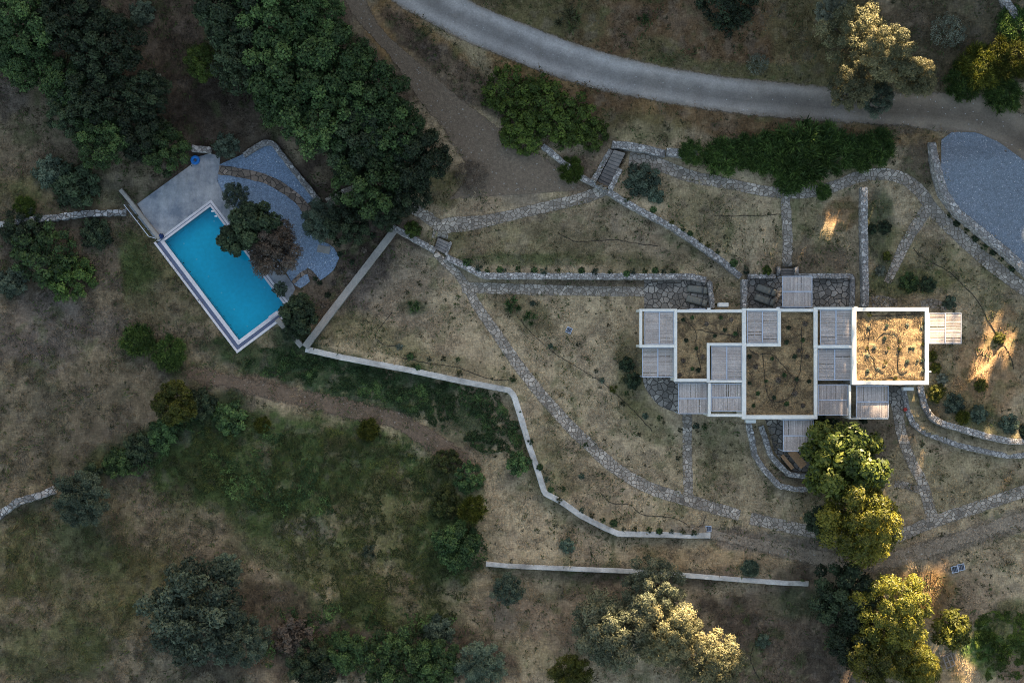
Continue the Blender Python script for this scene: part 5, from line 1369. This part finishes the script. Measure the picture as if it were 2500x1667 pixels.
for pts_, hw in (([(1062,618),(1118,668),(1165,748),(1250,871),(1325,968),(1393,1043),(1498,1141),(1572,1186),(1665,1219),(1806,1257)], .5), ([(1832,1264),(1963,1294),(2060,1312),(2187,1312),(2265,1277),(2419,1226),(2540,1184)], .5),
    ([(1128,702),(1576,712)], .42), ([(1677,1008),(1681,1212)], .4), ([(2180,946),(2226,1130),(2276,1262)], .42), ([(1536,388),(1650,420),(1790,450),(1950,476),(2040,456),(2090,432),(2150,423),(2205,432),(2250,468),(2276,512),(2322,558),(2440,662),(2520,720)], .5),
    ([(2262,512),(2218,580),(2180,660)], .42), ([(1915,468),(1922,654)], .4), ([(1074,582),(1100,548),(1210,535),(1300,513),(1482,462)], .45), ([(1072,552),(1000,503),(907,466),(846,468),(800,496)], .4)):
    LINES.append((pw(*pts_), hw))
for _, _, pts_, wd_, _, _ in WALLS: LINES.append((pts_, wd_ / 2 + .05))
BX = (-52, -35, 52, 35)
stuff(scatter_blades("dry_grass", 420000, BX, .20, .030, .46, M['grass'], 201), "dry straw coloured grass covering the slopes and lawns around the house", "grass")
stuff(scatter_blades("grass_tufts", 160000, BX, .34, .045, .58, M['grass'], 305, None, (.6, 1.25), (.35, (.045, .065, .025))), "taller mixed green and brown grass tufts over the field", "grass")

def roof_blades():
    vs = []; cs = []
    r = np.random.default_rng(515)
    for (x0, y0, x1, y1, z, n) in ((1653,763,1726,924,SZ,2600),(1733,763,1811,837,SZ,1300),(1908,761,1987,846,SZ,1500),(1822,847,1987,1012,SZ,5500),(2091,760,2258,929,SZ + .1,5500)):
        xa, xb, ya, yb = R4(x0, y0, x1, y1, z); x = r.uniform(xa, xb, n); y = r.uniform(ya, yb, n)
        k = fbm(x, y, .9, 517, 3) > .42; x, y = x[k], y[k]; n = len(x); g = z + .22 * (fbm(x, y, 1.4, 91, 4) - .5)
        a = r.uniform(0, 6.283, n); h = .05 + .12 * r.random(n); dx, dy = np.cos(a), np.sin(a); w = .012 + .012 * r.random(n)
        vs.append(np.stack([np.stack([x - dy*w, y + dx*w, g - .02], 1), np.stack([x + dy*w, y - dx*w, g - .02], 1), np.stack([x + dx*h*1.3, y + dy*h*1.3, g + h], 1)], 1).reshape(-1, 3))
        c = np.where((r.random(n) < .6)[:, None], np.array((.27, .195, .11)), np.array((.095, .078, .042))) * (.6 + .8 * r.random(n))[:, None]; cs.append(np.repeat(c, 3, 0))
    v = np.concatenate(vs); me = np_mesh("roof_grass", v, np.arange(len(v)).reshape(-1, 3)); cattr(me, "col", np.concatenate(cs))
    return stuff(put("roof_grass", me, M['grass']), "short dry grass growing on the earth roofs of the house", "grass")
roof_blades()
def ground_leaves(name, polys, n, mat, hmax, size, seed, label, thr=.42, kindT=.5):
    r = np.random.default_rng(seed)
    allp = np.array([p for q in polys for p in q]); lo = allp.min(0); hi = allp.max(0)
    x = r.uniform(lo[0], hi[0], n); y = r.uniform(lo[1], hi[1], n)
    wob = (fbm(x, y, 3, seed + 3, 4) - .5) * 4.0; wob2 = (fbm(x, y, 3, seed + 13, 4) - .5) * 4.0
    k = np.zeros(n, bool)
    for q in polys: k |= in_poly(x + wob, y + wob2, q)
    m = fbm(x, y, 2.0, seed, 4); k &= m > thr; fine = fbm(x, y, .55, seed + 31, 3); k &= fine > .40
    for q in MASKS: k &= ~in_poly(x, y, q)
    for pts, hw in LINES:
        d, _, _, _ = seg_dist(x, y, pts); k &= d > hw + .1
    x, y, m, fine = x[k], y[k], m[k], fine[k]; n = len(x)
    top = hmax * sstep(thr, .72, m) * (.25 + 3.2 * (fine - .40)); z = G(x, y) + .03 + top * np.sqrt(r.random(n))
    N = rng.normal(size=(n, 3)) * .75 + np.array([0, 0, .8]); N /= np.linalg.norm(N, axis=1)[:, None]
    me = leaf_mesh(name, np.stack([x, y, z], 1), N, size * (.5 + r.random(n)), r.random(n), np.clip(fbm(x, y, 1.1, seed + 2, 4) * 2.6 - .8, 0, 1), None, kindT)
    me.materials.append(mat); return stuff(put(name, me), label, "undergrowth")
ground_leaves("undergrowth", [pw((440,1080),(560,1015),(760,1060),(900,1070),(1080,1130),(1160,1180),(1190,1340),(1110,1500),(980,1560),(820,1530),(760,1430),(640,1290),(500,1200),(380,1130))], 150000, L['thicket'], .55, .085, 71, "tangled yellow green thicket filling the lower middle of the field", .44, .3)
ground_leaves("undergrowth", [pw((470,1060),(620,1030),(760,1090),(800,1250),(640,1240),(480,1170)), pw((980,1100),(1180,1190),(1190,1340),(1100,1420),(1000,1250)), pw((640,1480),(1100,1500),(1130,1650),(640,1660))], 110000, L['oak'], .7, .10, 72, "dark green weeds around the rim of the thicket", .47, .4)
LINES.append((pw((470,905),(600,938),(700,958),(830,985),(950,1012),(1050,1065),(1130,1120)), .95))
ground_leaves("undergrowth", [pw((540,880),(700,850),(860,885),(1000,905),(1245,960),(1285,1060),(1200,1110),(1080,1060),(940,1010),(760,965),(600,930))], 120000, L['oak'], .5, .085, 73, "dark ivy like ground cover below the pale terrace wall", .40, .4)
ground_leaves("undergrowth", [pw((250,1150),(330,1080),(500,990),(560,1010),(420,1090),(300,1170))], 26000, L['oak'], .6, .09, 74, "green hedge bottom running down to the grey green tree", .36, .4)
ground_leaves("undergrowth", [pw((290,580),(420,640),(460,760),(360,760),(300,680)), pw((2400,1540),(2520,1530),(2520,1640),(2420,1640)), pw((2130,490),(2170,480),(2180,680),(2300,690),(2250,740),(2130,740))], 40000, L['oak'], .22, .06, 75, "low green weeds in patches beside the pool and along the planted beds", .47, .3)
ground_leaves("undergrowth", [pw((2380,1530),(2440,1500),(2530,1490),(2530,1667),(2430,1660),(2390,1600))], 42000, L['bright'], .30, .065, 78, "fresh green weeds in a patch at the lower right corner", .44, .3)
ground_leaves("undergrowth", [pw((930,50),(1010,110),(1200,190),(1300,250),(1180,240),(1040,160)), pw((1130,0),(1500,0),(1500,90),(1300,60)), pw((1830,30),(2040,30),(2020,190),(1830,190)), pw((2200,0),(2460,0),(2520,160),(2480,260),(2300,220),(2240,120)), pw((20,480),(250,420),(290,500),(30,530))], 60000, L['grey'], .35, .065, 76, "grey green scrub on the banks along the road and track", .53, .35)
ground_leaves("undergrowth", [pw((0,1300),(300,1260),(420,1380),(350,1667),(0,1667)), pw((0,980),(250,1000),(220,1120),(0,1160))], 70000, L['thicket'], .22, .055, 77, "patchy low green weeds in the dry field at the lower left", .57, .3)

def weeds(name, n, label, seed):
    r = np.random.default_rng(seed); x = r.uniform(-50, 50, n); y = r.uniform(-34, 34, n)
    k = fbm(x, y, 5, seed, 4) + .2 * r.normal(size=n) > .50
    for poly in MASKS: k &= ~in_poly(x, y, poly)
    for pts, hw in LINES:
        d, _, _, _ = seg_dist(x, y, pts); k &= d > hw + .12
    x, y = x[k], y[k]; n = len(x); per = 14; s = (.05 + .13 * r.random(n) ** 2.2)
    P = np.stack([x, y, G(x, y)], 1)[:, None] + r.normal(size=(n, per, 3)) * s[:, None, None] * np.array([.8, .8, .35]); P[:, :, 2] = np.maximum(P[:, :, 2], G(x, y)[:, None] + .02)
    P = P.reshape(-1, 3); m = len(P); N = r.normal(size=(m, 3)) * .7 + np.array([0, 0, .7]); N /= np.linalg.norm(N, axis=1)[:, None]
    me = leaf_mesh(name, P, N, np.repeat(s, per) * .75 * (.6 + .8 * r.random(m)), r.random(m), np.repeat(r.random(n), per), None, .45)
    me.materials.append(L['weed']); return stuff(put(name, me), label, "weeds")
weeds("weeds", 8000, "small dark weeds dotted all over the dry ground", 411)

# ------------------------------------------------------------ added leaf clumps beyond the frame, blocking the sun, gaps shaped for lit spots
def uh(x, y, z, s0=75.0):
    return .954*x - .3*y, z + (s0 - (.3*x + .954*y)) * TAN
GAPS = []
def gap_poly(pp, z):
    GAPS.append([uh(*(W(a, b, z)), z) for a, b in pp])
gap_poly([(2091,756),(2272,744),(2275,942),(2096,945)], ZT + .1)
gap_poly([(2098,976),(2174,976),(2174,1026),(2098,1026)], HOUSE_Z + 2.95)
gap_poly([(2264,758),(2352,758),(2352,845),(2264,845)], HOUSE_Z + 2.85)
gap_poly([(2066,905),(2080,905),(2080,932),(2058,932)], HOUSE_Z + 3.1)
gap_poly([(2386,804),(2418,811),(2443,832),(2461,896),(2421,921),(2379,1000),(2339,989),(2368,921),(2379,857)], .2)
gap_poly([(2462,608),(2505,590),(2530,660),(2500,640)], 1.2)
gap_poly([(2012,500),(2072,488),(2068,545),(2020,552)], 1.5)
gap_poly([(2200,1415),(2300,1415),(2285,1480),(2225,1520)], -.4)
gap_poly([(2330,1620),(2370,1560),(2375,1640),(2340,1700)], -.6)
gap_poly([(2270,1020),(2300,1026),(2470,1070),(2520,1075),(2520,1090),(2400,1075),(2290,1045)], 1.6)
for (x, y, z, R, Rz, k) in LIT:
    n = 14; zc = z + Rz * (1.0 - k) * .9; rr = R * (.5 + .42 * k)
    GAPS.append([(uh(x, y, zc)[0] + rr*math.cos(a), uh(x, y, zc)[1] + (Rz * (.15 + .9*k) + R*TAN*.35)*math.sin(a)) for a in np.linspace(0, 2*math.pi, n, endpoint=False)])
U, Hh = np.meshgrid(np.arange(6, 72, .8), np.arange(6, 56, .8)); U = np.concatenate([U.ravel(), U.ravel() + .4]); Hh = np.concatenate([Hh.ravel(), Hh.ravel() + .4]); U = U.ravel() + rng.uniform(-.3, .3, U.size); Hh = Hh.ravel() + rng.uniform(-.3, .3, Hh.size)
S = 75 + rng.uniform(-4, 4, U.size)
Zb = Hh - (75 - S) * TAN * -1 * -1
open_ = np.zeros(U.size, bool)
def near(gp, e): return in_poly(U, Hh, gp) | (seg_dist(U, Hh, gp, True)[0] < e)
nfix = len(GAPS) - len(LIT)
EXP = [.45, .2, .4, .0, .3, .4, .3, .35, .3, .25]
for i, gp in enumerate(GAPS): open_ |= near(gp, EXP[i] if i < nfix else .2)
# close the gaps whose light would miss the crowns meant to be lit
fixed = np.zeros(U.size, bool)
for i, gp in enumerate(GAPS[:nfix]): fixed |= near(gp, EXP[i])
hit = np.zeros(U.size, bool)
for (x, y, z, R, Rz, k) in LIT:
    cu = .954*x - .3*y; cs = .3*x + .954*y
    du = (U - cu) / (R * .74); inside = np.abs(du) < 1
    zc = Hh - (75 - cs) * TAN                # height of the ray over the trunk
    hgt = np.sqrt(np.clip(1 - du**2, 0, 1)) * np.hypot(Rz, R * TAN) * .88
    hit |= inside & (np.abs(zc - z) < hgt)
open_ &= fixed | hit
open_ &= ~((U > 18.4) & (U < 21.2) & (Hh < 18.5))
k = ~open_; U, S, Zb = U[k], S[k], Zb[k]
bx = .954 * U + .3 * S; by = -.3 * U + .954 * S
bm = bmesh.new(); bmesh.ops.create_icosphere(bm, subdivisions=1, radius=1.0)
iv = np.array([v.co[:] for v in bm.verts]); it = np.array([[v.index for v in f.verts] for f in bm.faces]); bm.free()
nb = len(bx); rad = rng.uniform(.62, .86, nb)
V = np.stack([bx, by, Zb], 1)[:, None] + iv[None] * rad[:, None, None] * (1 + .2 * rng.normal(size=(nb, len(iv), 1)))
FF = (it[None] + (np.arange(nb) * len(iv))[:, None, None]).reshape(-1, 3)
me = np_mesh("sun_screen_clumps", V.reshape(-1, 3), FF)
fattr(me, "leafv", rng.random(nb * len(iv))); fattr(me, "clumpv", np.repeat(rng.random(nb), len(iv)))
me.materials.append(L['oak'])
stuff(put("sun_screen_clumps", me), "unseen sheet of leaf clumps added to shade the grounds, gapped for sun patches", "wood")
